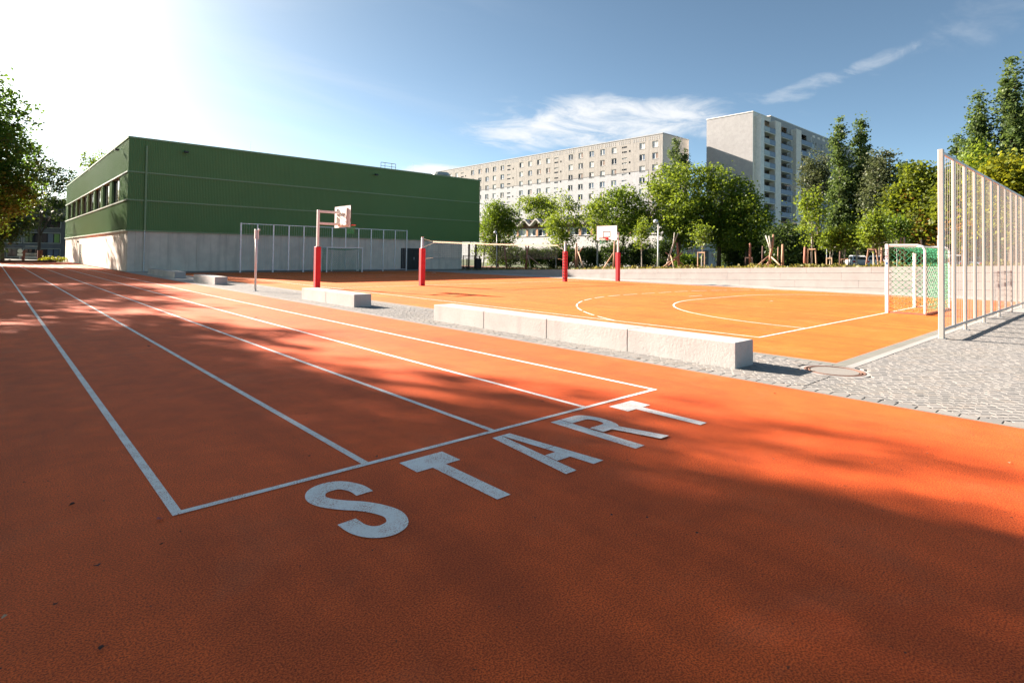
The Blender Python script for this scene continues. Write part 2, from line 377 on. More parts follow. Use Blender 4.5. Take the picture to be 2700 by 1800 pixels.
M['net_green'] = simple('net_green', (0.03, 0.30, 0.14), 0.7, var=0.25, scale=12)
M['net_knot'] = simple('net_knot', (0.012, 0.085, 0.045), 0.8, var=0.3, scale=12)
M['net_dark'] = simple('net_dark', (0.05, 0.055, 0.06), 0.8, var=0.2)
M['net_band'] = leaf_mat('net_band', (0.78, 0.74, 0.66), (0.80, 0.76, 0.68), (0.82, 0.78, 0.70), (0.85, 0.78, 0.66), 0.5)
M['rust'] = simple('rusty_iron', (0.20, 0.115, 0.085), 0.8, 0.2, var=0.4, scale=20, bmp=0.3)
M['goal_base'] = simple('goal_base_frame', (0.36, 0.13, 0.08), 0.6, var=0.2)
M['logo_dark'] = simple('logo_dark', (0.06, 0.07, 0.13), 0.6, var=0.05)
M['logo_blue'] = simple('logo_blue', (0.02, 0.13, 0.30), 0.6, var=0.05)
M['wood'] = simple('debarked_wood', (0.34, 0.19, 0.115), 0.75, var=0.35, scale=3, bmp=0.4, bscale=14, stretch=(3, 3, 0.4))
M['wood_red'] = simple('reddish_wood', (0.28, 0.105, 0.065), 0.75, var=0.35, scale=3, bmp=0.4, bscale=14, stretch=(3, 3, 0.4))
M['wood_pale'] = simple('pale_stake_wood', (0.47, 0.31, 0.19), 0.75, var=0.25, scale=4, bmp=0.3, bscale=14, stretch=(3, 3, 0.4))
M['wood_dark'] = simple('dark_timber', (0.09, 0.042, 0.03), 0.8, var=0.4, scale=4, bmp=0.4, bscale=16)
M['bark'] = simple('bark', (0.085, 0.062, 0.045), 0.95, var=0.45, scale=5, bmp=0.9, bscale=14, stretch=(2, 2, 0.5))
M['bark_pale'] = simple('pale_bark', (0.36, 0.34, 0.29), 0.9, var=0.35, scale=5, bmp=0.4, bscale=16, stretch=(2, 2, 0.5))
M['plaster'] = concrete('plaster_beige', (0.35, 0.333, 0.305), 0.42, True, grain=1.6, pits=0.05)
M['plaster_white'] = concrete('plaster_white', (0.40, 0.41, 0.42), 0.12, True, grain=1.6, pits=0.05)
M['plaster_gable'] = concrete('plaster_gable', (0.62, 0.58, 0.53), 0.10, True, grain=0.8, pits=0.05)
M['plaster_tower'] = concrete('plaster_tower', (0.36, 0.355, 0.35), 0.06, True, grain=0.8, pits=0.05)
M['tower_grey'] = concrete('tower_grey', (0.82, 0.74, 0.65), 0.08, True, grain=0.8, pits=0.05)
M['tower_white'] = concrete('tower_white', (0.80, 0.77, 0.72), 0.06, True, grain=0.8, pits=0.05)
M['tower_blue'] = simple('tower_blue', (0.24, 0.27, 0.34), 0.7, var=0.06)
M['parapet_blue'] = simple('parapet_blue', (0.14, 0.19, 0.27), 0.5, var=0.10)
M['parapet_pale'] = simple('parapet_pale', (0.34, 0.39, 0.39), 0.5, var=0.08)
M['loggia'] = simple('loggia_wall', (0.62, 0.52, 0.42), 0.8, var=0.12)
M['roof_dark'] = simple('roof_dark', (0.08, 0.08, 0.085), 0.8, var=0.2)
M['frame_white'] = simple('window_frame_white', (0.72, 0.71, 0.68), 0.5, var=0.05)
M['glass_dark'] = simple('glass_dark', (0.018, 0.022, 0.028), 0.06, var=0.3, scale=0.4)
M['glass_blue'] = simple('glass_blue', (0.16, 0.20, 0.25), 0.08, var=0.3, scale=0.4)
M['glass_curtain'] = simple('glass_curtained', (0.52, 0.52, 0.50), 0.12, var=0.2, scale=2.0, stretch=(3, 3, 0.5))
M['glass_warm'] = simple('glass_blind', (0.26, 0.19, 0.15), 0.15, var=0.15, scale=0.6)
M['glass_green'] = simple('glass_green_blind', (0.20, 0.36, 0.10), 0.2, var=0.1, scale=0.4)
M['school'] = concrete('school_render', (0.155, 0.16, 0.165), 0.15, True, grain=1.0, pits=0.05)
M['fascia'] = simple('brown_fascia', (0.12, 0.055, 0.028), 0.8, var=0.3, scale=1.2, stretch=(1, 3, 1))
M['wood_panel'] = simple('orange_wood_panel', (0.42, 0.20, 0.09), 0.7, var=0.25, scale=3, stretch=(3, 3, 0.5))
M['shellroof'] = concrete('shell_roof_concrete', (0.42, 0.40, 0.37), 0.3, False, grain=3, pits=0.2)
M['paintwall'] = concrete('painted_wall_white', (0.50, 0.49, 0.485), 0.08, True, grain=1.5, pits=0.05)
M['graf_red'] = simple('spray_red', (0.42, 0.09, 0.08), 0.7, var=0.1)
M['graf_black'] = simple('spray_black', (0.02, 0.02, 0.025), 0.7, var=0.1)
M['car_white'] = simple('car_white', (0.74, 0.75, 0.76), 0.25, var=0.02, spec=0.6)
M['car_blue'] = simple('car_pale_blue', (0.42, 0.55, 0.66), 0.25, var=0.02, spec=0.6)
M['tyre'] = simple('tyre', (0.015, 0.015, 0.015), 0.8, var=0.2)
M['lamp_head'] = simple('lamp_opal', (0.66, 0.68, 0.72), 0.3, var=0.04)
M['brick'] = simple('red_brick', (0.24, 0.075, 0.05), 0.9, var=0.35, scale=6, bmp=0.4, bscale=12)
M['sign_white'] = simple('sign_white', (0.76, 0.75, 0.73), 0.5, var=0.04)
# foliage: real leaf hues of each species
M['leaf_maple'] = leaf_mat('leaf_maple', (0.035, 0.065, 0.012), (0.070, 0.125, 0.018), (0.13, 0.19, 0.025), (0.30, 0.42, 0.02))
M['leaf_lime'] = leaf_mat('leaf_lime', (0.032, 0.056, 0.010), (0.062, 0.105, 0.014), (0.12, 0.16, 0.02), (0.20, 0.38, 0.03), 0.33)
M['leaf_bright'] = leaf_mat('leaf_bright', (0.05, 0.085, 0.012), (0.10, 0.165, 0.02), (0.17, 0.225, 0.03), (0.38, 0.48, 0.03))
M['leaf_yellow'] = leaf_mat('leaf_yellow', (0.07, 0.10, 0.01), (0.15, 0.18, 0.015), (0.24, 0.24, 0.02), (0.50, 0.48, 0.02))
M['leaf_dark'] = leaf_mat('leaf_dark', (0.018, 0.034, 0.010), (0.034, 0.060, 0.016), (0.06, 0.09, 0.022), (0.13, 0.20, 0.03), 0.3)
M['leaf_poplar'] = leaf_mat('leaf_poplar', (0.034, 0.062, 0.020), (0.065, 0.108, 0.032), (0.13, 0.17, 0.065), (0.24, 0.34, 0.06), 0.36)
M['leaf_silver'] = leaf_mat('leaf_silver', (0.035, 0.05, 0.022), (0.07, 0.09, 0.04), (0.14, 0.15, 0.08), (0.20, 0.24, 0.08), 0.32)
M['leaf_chestnut'] = leaf_mat('leaf_chestnut', (0.038, 0.060, 0.010), (0.080, 0.115, 0.014), (0.14, 0.155, 0.02), (0.32, 0.38, 0.02))
M['leaf_rust'] = leaf_mat('leaf_rust', (0.10, 0.055, 0.012), (0.22, 0.10, 0.02), (0.30, 0.16, 0.03), (0.45, 0.22, 0.03))
M['leaf_hedge'] = leaf_mat('leaf_hedge', (0.012, 0.022, 0.007), (0.026, 0.046, 0.012), (0.055, 0.085, 0.018), (0.12, 0.2, 0.02), 0.28)
M['weed'] = leaf_mat('weed', (0.06, 0.075, 0.015), (0.14, 0.145, 0.03), (0.24, 0.20, 0.05), (0.35, 0.32, 0.05), 0.35)

# ------------------------------------------------------------------ the setting: ground, track, court, paving
def ground_at(px, py):
    d = ray(px, py); return CAM + d*(-CAM[2]/d[2])
TRX0, TRX1, TRY0, TRY1 = -3.2, 6.22, -14.0, 81.5
CX0, CX1, CY0, CY1 = 8.45, 28.3, -0.75, 41.0
struct('ground', MB().quad((-3000, -3000, -0.06), (3000, -3000, -0.06), (3000, 3000, -0.06), (-3000, 3000, -0.06)), M['ground'])
struct('lawn', MB().quad((-30, -30, -0.03), (TRX0, -30, -0.03), (TRX0, 110, -0.03), (-30, 110, -0.03)), M['grassland'])
track = struct('running_track', MB().box(TRX0, TRX1, TRY0, TRY1, -0.05, 0.0), M['track'])
court = struct('ball_court', MB().box(CX0, CX1, CY0, CY1, -0.05, 0.0), M['court'])
def line(name, pts, w, parent, z=0.004, mat='paint'): return MB().strip(pts, w, z).build(name, M[mat], parent)
for i in range(5): line('lane_line', [(i*1.22, 0.027), (i*1.22, 75.0)], 0.055, track)
line('start_line', [(-0.0275, 0.0), (4.9075, 0.0)], 0.052, track)
a, b = ground_at(57, 767), ground_at(440, 758)
ym = 0.5*(a[1]+b[1]); line('thin_mark_line', [(0.03, ym), (4.85, ym)], 0.018, track, 0.0045)
# START, each letter its own mark
def letter(name, quads):
    mb = MB()
    for k, q in enumerate(quads): mb.quad(*[(x, y, 0.004+0.0004*k) for x, y in q])
    return mb.build(name, M['paint'], track)
def poly_band(outer, inner): return [(outer[i], outer[i+1], inner[i+1], inner[i]) for i in range(len(outer)-1)]
def catmull(P, n=8):
    out = []
    for i in range(len(P)-1):
        p0, p1, p2, p3 = P[max(i-1, 0)], P[i], P[i+1], P[min(i+2, len(P)-1)]
        for k in range(n):
            t = k/n; out.append(tuple(0.5*((2*p1[j])+(-p0[j]+p2[j])*t+(2*p0[j]-5*p1[j]+4*p2[j]-p3[j])*t*t+(-p0[j]+3*p1[j]-3*p2[j]+p3[j])*t**3) for j in (0, 1)))
    return out+[P[-1]]
cl = catmull([(0.963, -0.457), (0.958, -0.345), (0.905, -0.238), (0.825, -0.210), (0.742, -0.240), (0.697, -0.325), (0.712, -0.42), (0.775, -0.52), (0.865, -0.625), (0.925, -0.74), (0.945, -0.845), (0.905, -0.945), (0.82, -0.980), (0.745, -0.945), (0.705, -0.86), (0.698, -0.742)], 6)
oL, oR = [], []
for i, p_ in enumerate(cl):
    a, b = cl[max(i-1, 0)], cl[min(i+1, len(cl)-1)]; dx, dy = b[0]-a[0], b[1]-a[1]; l = math.hypot(dx, dy); nx, ny = -dy/l, dx/l
    oL.append((p_[0]+nx*0.058, p_[1]+ny*0.074)); oR.append((p_[0]-nx*0.058, p_[1]-ny*0.074))
mbS = MB().add([(x, y, 0.004) for x, y in oL]+[(x, y, 0.004) for x, y in oR], [(i, i+1, len(oL)+i+1, len(oL)+i) for i in range(len(oL)-1)])
mbS.build('letter_s', M['paint'], track)
def tee(x0): return [[(x0, -0.135), (x0, -0.372), (x0+0.382, -0.372), (x0+0.382, -0.135)], [(x0+0.134, -0.372), (x0+0.134, -1.078), (x0+0.248, -1.078), (x0+0.248, -0.372)]]
letter('letter_t', tee(1.409))
letter('letter_a', [[(2.305, -0.135), (2.186, -1.075), (2.297, -1.075), (2.402, -0.135)], [(2.402, -0.135), (2.45, -0.61), (2.551, -0.61), (2.50, -0.135)],
                    [(2.4508, -0.618), (2.486, -1.075), (2.60, -1.075), (2.552, -0.618)], [(2.343, -0.715), (2.327, -0.86), (2.468, -0.86), (2.456, -0.715)]])
ang = [math.radians(90-180*k/14) for k in range(15)]
out_ = [(3.138, -0.135)]+[(3.335+0.13*math.cos(q), -0.39+0.255*math.sin(q)) for q in ang]+[(3.138, -0.645)]
in_ = [(3.138, -0.285)]+[(3.318+0.052*math.cos(q), -0.39+0.105*math.sin(q)) for q in ang]+[(3.138, -0.495)]
letter('letter_r', [[(3.008, -0.135), (3.008, -1.075), (3.130, -1.075), (3.130, -0.135)]]+[[a, b, c, d] for a, b, c, d in poly_band(out_, in_)]
       + [[(3.255, -0.63), (3.365, -1.075), (3.49, -1.075), (3.375, -0.62)]])
letter('letter_t', tee(3.868))
# court markings: one handball field across the court
GX0, GX1, GY, GY2, SX0, SX1 = 18.56, 21.58, 1.20, 39.0, 10.25, 27.85
W = 0.05
line('side_line', [(SX0, GY-0.025), (SX0, GY2+0.025)], W, court)
line('side_line', [(SX1, GY-0.025), (SX1, GY2+0.025)], W, court)
line('goal_line', [(SX0, GY), (SX1, GY)], W, court, 0.0045)
line('goal_line', [(SX0, GY2), (SX1, GY2)], W, court, 0.0045)
line('centre_line', [(SX0, 19.9), (SX1, 19.9)], W, court, 0.0045)
def arc(R, sgn, y0, dashed):
    pts = []
    for k in range(91):
        q = math.radians(180-k); pts.append((GX0+R*math.cos(q), y0+sgn*R*math.sin(q)))
    for k in range(91):
        q = math.radians(90-k); pts.append((GX1+R*math.cos(q), y0+sgn*R*math.sin(q)))
    pts = [q for q in pts if SX0 < q[0] < SX1]
    if not dashed: return line('goal_area_line', pts, W, court, 0.005)
    acc = 0.0; seg = []; on = True
    for a, b in zip(pts, pts[1:]):
        L = math.hypot(b[0]-a[0], b[1]-a[1]); steps = max(1, int(L/0.05))
        for s in range(steps):
            q = (a[0]+(b[0]-a[0])*s/steps, a[1]+(b[1]-a[1])*s/steps); acc += L/steps; k = acc % 1.25
            if k < 1.02: seg.append(q)
            elif seg:
                if len(seg) > 1: line('free_throw_dash', seg, W, court, 0.005)
                seg = []
    if len(seg) > 1: line('free_throw_dash', seg, W, court, 0.005)
arc(6.0, 1, GY, False); arc(9.0, 1, GY, True); arc(6.0, -1, GY2, False); arc(9.0, -1, GY2, True)
for y0, s in ((GY, 1), (GY2, -1)):
    line('penalty_mark', [(19.57, y0+7*s), (20.57, y0+7*s)], W, court, 0.0055)
    line('keeper_mark', [(19.95, y0+4*s), (20.2, y0+4*s)], W, court, 0.0055)
# setts -----------------------------------------------------------------
rng = random.Random(5)
paving = struct('sett_paving', MB().box(TRX1+0.001, CX0-0.001, CY0-0.36, 45.0, -0.07, -0.022).box(TRX1+0.001, 28.3025, -14, CY0-0.3605, -0.07, -0.022), M['joint'])
def clip_poly(poly, x0, x1, y0, y1):
    for ax, lim, sg in ((0, x0, 1), (0, x1, -1), (1, y0, 1), (1, y1, -1)):
        out = []
        for i in range(len(poly)):
            a, b = poly[i-1], poly[i]; da, db = (a[ax]-lim)*sg, (b[ax]-lim)*sg
            if (da >= 0) != (db >= 0):
                k = da/(da-db); out.append((a[0]+(b[0]-a[0])*k, a[1]+(b[1]-a[1])*k))
            if db >= 0: out.append(b)
        poly = out
        if len(poly) < 3: return []
    return poly
def area(p_): return abs(sum(p_[i-1][0]*p_[i][1]-p_[i][0]*p_[i-1][1] for i in range(len(p_))))/2
MAN = (7.80, -0.95, 0.40)
stones = []                                     # (polygon, z)
S = 0.100; G = 0.008; PITCH_S = S+G; h = S/2
def jit(v, a=0.006): return v+rng.uniform(-a, a)
def in_man(c, r=0.05): return math.hypot(c[0]-MAN[0], c[1]-MAN[1]) < MAN[2]+r
def diag_region(x0, x1, y0, y1):
    """courses laid at 45 degrees, broken joints"""
    c = math.sqrt(0.5); corners = [(x, y) for x in (x0, x1) for y in (y0, y1)]
    vs_ = [(x+y)*c for x, y in corners]; us_ = [(x-y)*c for x, y in corners]; ROW = 0.108
    for k in range(int(math.floor(min(vs_)/ROW)), int(math.ceil(max(vs_)/ROW))+1):
        v0, v1 = k*ROW+0.006, (k+1)*ROW-0.006; vm = 0.5*(v0+v1)
        # part of this course that crosses the region
        lo = max(2*c*x0*1.0-vm, vm-2*c*y1)-0.2; hi = min(2*c*x1-vm, vm-2*c*y0)+0.2
        u = math.floor(lo*4)/4-rng.uniform(0, 0.1)
        while u < hi:
            L = rng.uniform(0.095, 0.155); a_, b_ = u+0.003, u+L-0.003; u += L
            pl = [((p_+q_)*c, (q_-p_)*c) for p_, q_ in ((a_, v0+jit(0, .003)), (b_, v0+jit(0, .003)), (b_, v1+jit(0, .003)), (a_, v1+jit(0, .003)))]
            cx = sum(q[0] for q in pl)/4; cy = sum(q[1] for q in pl)/4
            if cx < x0-0.15 or cx > x1+0.15 or cy < y0-0.15 or cy > y1+0.15: continue
            q = pl if (x0+.12 < cx < x1-.12 and y0+.12 < cy < y1-.12) else clip_poly(pl, x0, x1, y0, y1)
            if len(q) >= 3 and area(q) > 0.0012 and not in_man((cx, cy)): stones.append(q)
def straight_row(x0, x1, y0, y1, along):
    u = y0 if along == 'y' else x0; end = y1 if along == 'y' else x1
    while u < end-0.05:
        L = min(rng.uniform(0.14, 0.2), end-u)
        q = [(jit(x0, .004), u+.006), (jit(x1, .004), u+.006), (jit(x1, .004), u+L-.006), (jit(x0, .004), u+L-.006)] if along == 'y' else [(u+.006, jit(y0, .004)), (u+L-.006, jit(y0, .004)), (u+L-.006, jit(y1, .004)), (u+.006, jit(y1, .004))]
        c_ = (sum(a for a, b in q)/4, sum(b for a, b in q)/4)
        if not in_man(c_): stones.append(q)
        u += L
straight_row(6.285, 6.425, -9.0, 26.0, 'y'); straight_row(8.13, 8.265, -0.78, 26.0, 'y')
diag_region(6.44, 8.12, -1.05, 26.0)
diag_region(6.44, 22.0, -5.2, -1.065)
prm = []
for q in stones:
    cx = sum(a for a, b in q)/len(q); cy = sum(b for a, b in q)/len(q)
    d = np.array([cx, cy, 0])-CAM; zc = d@_f
    u_ = (d@_r)/max(zc, .1)*F_PX+PPX; v_ = PPY-(d@_u)/max(zc, .1)*F_PX
    vis = zc > 0.5 and 0 < u_ < 2700 and 0 < v_ < 1800
    under_bench = (6.82 < cx < 7.36) and ((-.02 < cy < 7.28) or (11.2 < cy < 14.9) or (24.75 < cy < 28.45))
    prm.append((area(q)/zc**3 if vis and not under_bench else 0.0, q))
order = sorted(range(len(prm)), key=lambda i: -prm[i][0])
near = set(i for i in order[:300] if prm[i][0] > 0)
def stone(mb, q, z, c=0.003):
    cx = sum(a for a, b in q)/len(q); cy = sum(b for a, b in q)/len(q); n = len(q)
    if sum(q[i-1][0]*q[i][1]-q[i][0]*q[i-1][1] for i in range(n)) < 0: q = q[::-1]
    k = 1-c/max(0.03, math.sqrt(area(q))/2)
    tp = [(cx+(a-cx)*k, cy+(b-cy)*k, z+rng.uniform(-.0005, .0005)) for a, b in q]
    vs = [(a, b, -0.05) for a, b in q]+[(a, b, z-c*0.8) for a, b in q]+tp
    fs = [(i, (i+1) % n, n+(i+1) % n, n+i) for i in range(n)]+[(n+i, n+(i+1) % n, 2*n+(i+1) % n, 2*n+i) for i in range(n)]+[tuple(range(2*n, 3*n))]
    mb.add(vs, fs); return len(fs)
def with_rnd(me, vals):
    at = me.attributes.new('rnd', 'FLOAT', 'FACE'); at.data.foreach_set('value', np.asarray(vals, dtype=np.float32))
rest = MB(); rv = []
for i in range(len(prm)):
    q = prm[i][1]; z = 0.002+rng.uniform(-0.0011, 0.0011); rr = rng.random()
    if i in near:
        mb = MB(); k = stone(mb, q, z); me = mb.mesh('sett', M['sett']); with_rnd(me, [rr]*k); link(bpy.data.objects.new('sett', me), paving)
    else:
        k = stone(rest, q, z); rv += [rr]*k
me = rest.mesh('sett_field', M['sett']); with_rnd(me, rv); tag(link(bpy.data.objects.new('sett_field', me), paving), kind='stuff')
# beyond the stones one can tell apart the paving is a sheet
far_pave = MB().box(6.285, 8.265, 26.02, 44.98, -0.021, 0.001).box(22.02, 28.29, -5.2, -1.07, -0.021, 0.001)
struct('far_paving', far_pave, M['pavers'])
# edgings
struct('track_edging', MB().box(TRX1+0.002, 6.272, -14, 45, -0.055, 0.003), M['edge'])
struct('court_edging', MB().box(8.275, CX0-0.002, CY0-0.002, 41.0, -0.055, 0.003).box(8.275, 28.3, CY0-0.19, CY0-0.003, -0.055, 0.0025), M['edge'])
struct('kerb_strip', MB().box(8.275, 28.3, CY0-0.305, CY0-0.193, -0.055, 0.004), M['kerb'])
hall_path = struct('hall_forecourt', MB().box(8.45, 38.5, 41.003, 45.2, -0.055, 0.002), M['edge'])
path = struct('court_path', MB().box(28.303, 30.9, -14, 41.0, -0.055, 0.012), M['pavers'])
# planted ground behind the retaining wall, rising towards the right
mb = MB(); xs = [30.85, 31.5, 33, 38, 45, 55, 70, 90, 120, 170, 260]; ys = [-80, -40, -20, -10, -5, 0, 5, 10, 15, 20, 25, 30, 35, 38, 41, 50, 70, 100, 150, 220]
vs = [(x, y, garden_z(x, y)-0.05-(0.0 if x < 200 else 1.2)+(0.02 if y < 40 else 0.03)) for x in xs for y in ys]
fs = [(i*len(ys)+j, (i+1)*len(ys)+j, (i+1)*len(ys)+j+1, i*len(ys)+j+1) for i in range(len(xs)-1) for j in range(len(ys)-1)
      if not (ys[j] >= 41 and xs[i] < 38)]
struct('planted_ground', mb.add(vs, fs), M['grassland'])
mb = MB(); ys2 = [-20, -10, 0, 10, 20, 30, 41]
mb.add([(x, y, garden_z(x, y)-0.015) for y in ys2 for x in (31.08, 36.0)], [(2*i, 2*i+1, 2*i+3, 2*i+2) for i in range(len(ys2)-1)])
mb.quad((38.8, 41.0, 0.02), (48, 41.0, 0.02), (48, 60, 0.02), (38.8, 60, 0.02))
struct('mulch_bed', mb, M['mulch'])
# manhole
mh = thing('manhole_cover', 'round manhole cover with rusty iron ring in the cobbles', 'manhole cover', (MAN[0], MAN[1], 0))
def ring(r0, r1, z, z0=-0.05, n=40):
    mb = MB(); vs = []
    for k in range(n):
        c, s = math.cos(2*math.pi*k/n), math.sin(2*math.pi*k/n)
        vs += [(MAN[0]+r0*c, MAN[1]+r0*s, z), (MAN[0]+r1*c, MAN[1]+r1*s, z), (MAN[0]+r1*c, MAN[1]+r1*s, z0), (MAN[0]+r0*c, MAN[1]+r0*s, z0)]
    fs = []
    for k in range(n):
        a, b = 4*k, 4*((k+1) % n)
        for i in range(4): fs.append((a+i, b+i, b+(i+1) % 4, a+(i+1) % 4))
    return mb.add(vs, fs)
ring(0.35, 0.375, 0.004).build('iron_frame', M['rust'], mh); ring(0.31, 0.326, 0.003).build('iron_ring', M['rust'], mh)
mb = MB().prism([(MAN[0]+0.293*math.cos(2*math.pi*k/40), MAN[1]+0.293*math.sin(2*math.pi*k/40)) for k in range(40)], -0.05, 0.001); mb.build('concrete_infill', M['cover'], mh)
ring(0.38, 0.43, 0.0).build('mortar_collar', M['kerb'], mh)

# ------------------------------------------------------------------ benches
def bench(y0, nblk, L, label, mat='bench'):
    b = thing('concrete_bench', label, 'bench', (7.09, y0+nblk*L/2, 0), 'concrete block benches between track and court')
    for k in range(nblk):
        MB().cbox(6.82, 7.36, y0+k*L+0.004, y0+(k+1)*L-0.004, 0.0, 0.362, 0.008).build('concrete_block', M[mat], b)
bench(-0.02, 4, 1.825, 'longest pale concrete bench, nearest to the camera beside the START lettering')
bench(11.2, 2, 1.85, 'two-block pale concrete bench in front of the red padded basketball pole')
bench(24.75, 2, 1.85, 'short sunlit concrete bench between the bare steel post and the hall')
bench(32.4, 4, 1.84, 'shaded grey concrete bench standing in front of the green hall corner')

# ------------------------------------------------------------------ retaining wall of stacked blocks
rw = thing('retaining_wall', 'long pale concrete block wall rising along the far side of the court', 'wall', (30.7, 16, 0))
def slab(x0, x1, y0, y1, o0, o1):
    zt0, zt1 = wall_top(y0)-o0, wall_top(y1)-o0; zb0, zb1 = max(-0.04, wall_top(y0)-o1), max(-0.04, wall_top(y1)-o1)
    if max(zt0, zt1) < 0.015: return
    zt0, zt1 = max(zt0, -0.03), max(zt1, -0.03)
    MB().add([(x0, y0, zb0), (x1, y0, zb0), (x1, y1, zb1), (x0, y1, zb1), (x0, y0, zt0), (x1, y0, zt0), (x1, y1, zt1), (x0, y1, zt1)],
             [(3, 2, 1, 0), (4, 5, 6, 7), (0, 1, 5, 4), (1, 2, 6, 5), (2, 3, 7, 6), (3, 0, 4, 7)]).build('concrete_block', M['wallblock'], rw)
for ci, (o0, o1, x0, off) in enumerate([(0.0, 0.285, 30.76, 0.0), (0.297, 0.655, 30.66, 1.3), (0.667, 1.02, 30.56, 0.5), (1.032, 1.5, 30.46, 1.9)]):
    y = -13.0+off
    while y < 41:
        slab(x0, 31.1, y+0.004, min(y+3.0, 41)-0.004, o0, o1); y += 3.0

# ------------------------------------------------------------------ sports hall
HX, HY, HX1C, HX1, HY1, ZG, ZR = 6.45, 45.09, 36.5, 38.8, 89.9, 2.95, 9.72
hall = thing('sports_hall', 'low sports hall with ribbed green cladding above a grey concrete base', 'building', (HX, HY, 0))
def hb(mb, name, mat, parent=None): return mb.build(name, M[mat], parent or hall)
mb = MB().box(HX+0.32, HX1C-0.05, HY+0.26, HY1-0.1, 0, ZG+0.1).box(HX+0.32, HX1-0.12, HY+0.3, HY1-0.12, ZG+0.05, ZR-0.12)
hb(mb, 'core', 'black'); hb(MB().box(HX-0.02, HX1+0.02, HY-0.02, HY1+0.02, ZR-0.11, ZR-0.03), 'roof_deck', 'roof_dark')
# concrete panels of the base: front
xj = [HX, 6.94]+[6.94+4.0*k for k in range(1, 5)]+[26.9, 29.0]
for a, b in zip(xj, xj[1:]): hb(MB().box(a+0.006, b-0.006, HY, HY+0.25, 0, ZG), 'concrete_panel', 'hallconc')
hb(MB().box(29.006, 31.12, HY, HY+0.25, 2.09, ZG), 'concrete_panel', 'hallconc')
hb(MB().box(31.126, HX1C, HY, HY+0.25, 1.025, ZG), 'concrete_panel', 'hallconc'); hb(MB().box(31.126, HX1C, HY, HY+0.25, 0, 1.005), 'concrete_panel', 'hallconc')
yj = [HY+0.26]+[HY+7.4*k for k in range(1, 4)]+[72.38]
for a, b in zip(yj, yj[1:]): hb(MB().box(HX, HX+0.25, a+0.006, b-0.006, 0, ZG), 'concrete_panel', 'hallconc')
hb(MB().box(HX, HX+0.25, 72.386, 74.6, 2.1, ZG), 'concrete_panel', 'hallconc')
for a, b in ((74.606, 82.0), (82.012, HY1)): hb(MB().box(HX, HX+0.25, a, b, 0, ZG), 'concrete_panel', 'hallconc')
hb(MB().box(HX1C-0.05, HX1C, HY+0.25, HY1, 0, ZG), 'concrete_panel', 'hallconc')
hb(MB().box(HX1C, HX1, HY-0.05, HY1, ZG, ZG+0.05), 'soffit', 'trim')
# ribbed sheet bands
def ribs(mb, T, u0, u1, z0, z1, pitch=0.11, d=0.015, fl=0.10, land=0.42):
    n = max(1, int(round((u1-u0)/pitch))); p_ = (u1-u0)/n; prof = []
    for k in range(n):
        a = u0+k*p_; prof += [(a, 0), (a+p_*land, 0), (a+p_*(land+fl), d), (a+p_*(1-fl), d)]
    prof.append((u1, 0)); n = len(prof)
    mb.add([T(u, w, z0) for u, w in prof]+[T(u, w, z1) for u, w in prof], [(i, i+1, n+i+1, n+i) for i in range(n-1)]); return mb
TF = lambda u, w, z: (u, HY-0.07+w, z)
TLs = lambda u, w, z: (HX-0.07+w, u, z)
bands = [(ZG+0.07, 5.11), (5.21, 7.14), (7.24, ZR-0.13)]
for a, b in bands: hb(ribs(MB(), TF, HX-0.065, HX1, a, b), 'cladding_band', 'green')
wins = [(48.55+5.0*k, 52.35+5.0*k, 5.215, 7.135) for k in range(8)]
for bi, (a, b) in enumerate(bands):
    if bi != 1: hb(ribs(MB(), TLs, HY-0.065, HY1, a, b, 0.11, 0.045, 0.04, 0.20), 'cladding_band', 'green')
    else:
        ed = [HY-0.065]
        for w_ in wins: ed += [w_[0], w_[1]]
        ed.append(HY1)
        for k in range(0, len(ed), 2): hb(ribs(MB(), TLs, ed[k], ed[k+1], a, b, 0.11, 0.045, 0.04, 0.20), 'cladding_band', 'green')
for (y0, y1, z0, z1) in wins:
    mb = MB(); xa, xb = HX-0.035, HX+0.2
    mb.quad((xa, y0, z0), (xb, y0, z0), (xb, y0, z1), (xa, y0, z1)).quad((xa, y1, z0), (xa, y1, z1), (xb, y1, z1), (xb, y1, z0))
    mb.quad((xa, y0, z0), (xa, y1, z0), (xb, y1, z0), (xb, y0, z0)).quad((xa, y0, z1), (xb, y0, z1), (xb, y1, z1), (xa, y1, z1))
    wd = hb(mb, 'window', 'trim')
    m2 = MB()
    for k in range(4):
        yy = y0+0.03+k*(y1-y0-0.06)/3; m2.box(HX+0.08, HX+0.17, yy-0.03, yy+0.03, z0+0.002, z1-0.002)
    m2.box(HX+0.081, HX+0.169, y0+0.06, y1-0.06, z0+0.002, z0+0.06).box(HX+0.081, HX+0.169, y0+0.06, y1-0.06, z1-0.06, z1-0.002)
    m2.build('frame', M['door_brown'], wd)
    for k in range(3):
        ya = y0+0.03+k*(y1-y0-0.06)/3+0.031; yb = y0+0.03+(k+1)*(y1-y0-0.06)/3-0.031
        MB().box(HX+0.12, HX+0.13, ya, yb, z0+0.062, z1-0.062).build('pane', M['glass_dark'], wd)
# flashings: the strips between the bands, all the way round both faces
for z in (7.19, 5.16, ZG+0.01):
    hb(MB().box(HX-0.13, HX1+0.01, HY-0.13, HY-0.03, z-0.05, z+0.05), 'flashing', 'trim')
    hb(MB().box(HX-0.13, HX-0.03, HY-0.029, HY1, z-0.05, z+0.05), 'flashing', 'trim_light')  # left face: sunlight put into the colour, paler than the front strips
hb(MB().box(HX-0.12, HX1+0.03, HY-0.12, HY+0.1, ZR-0.13, ZR), 'coping', 'trim'); hb(MB().box(HX-0.12, HX+0.1, HY+0.1005, HY1, ZR-0.13, ZR), 'coping', 'trim')
hb(MB().box(HX1-0.06, HX1, HY+0.1005, HY1, ZG+0.05, ZR-0.13), 'side_cladding', 'green')
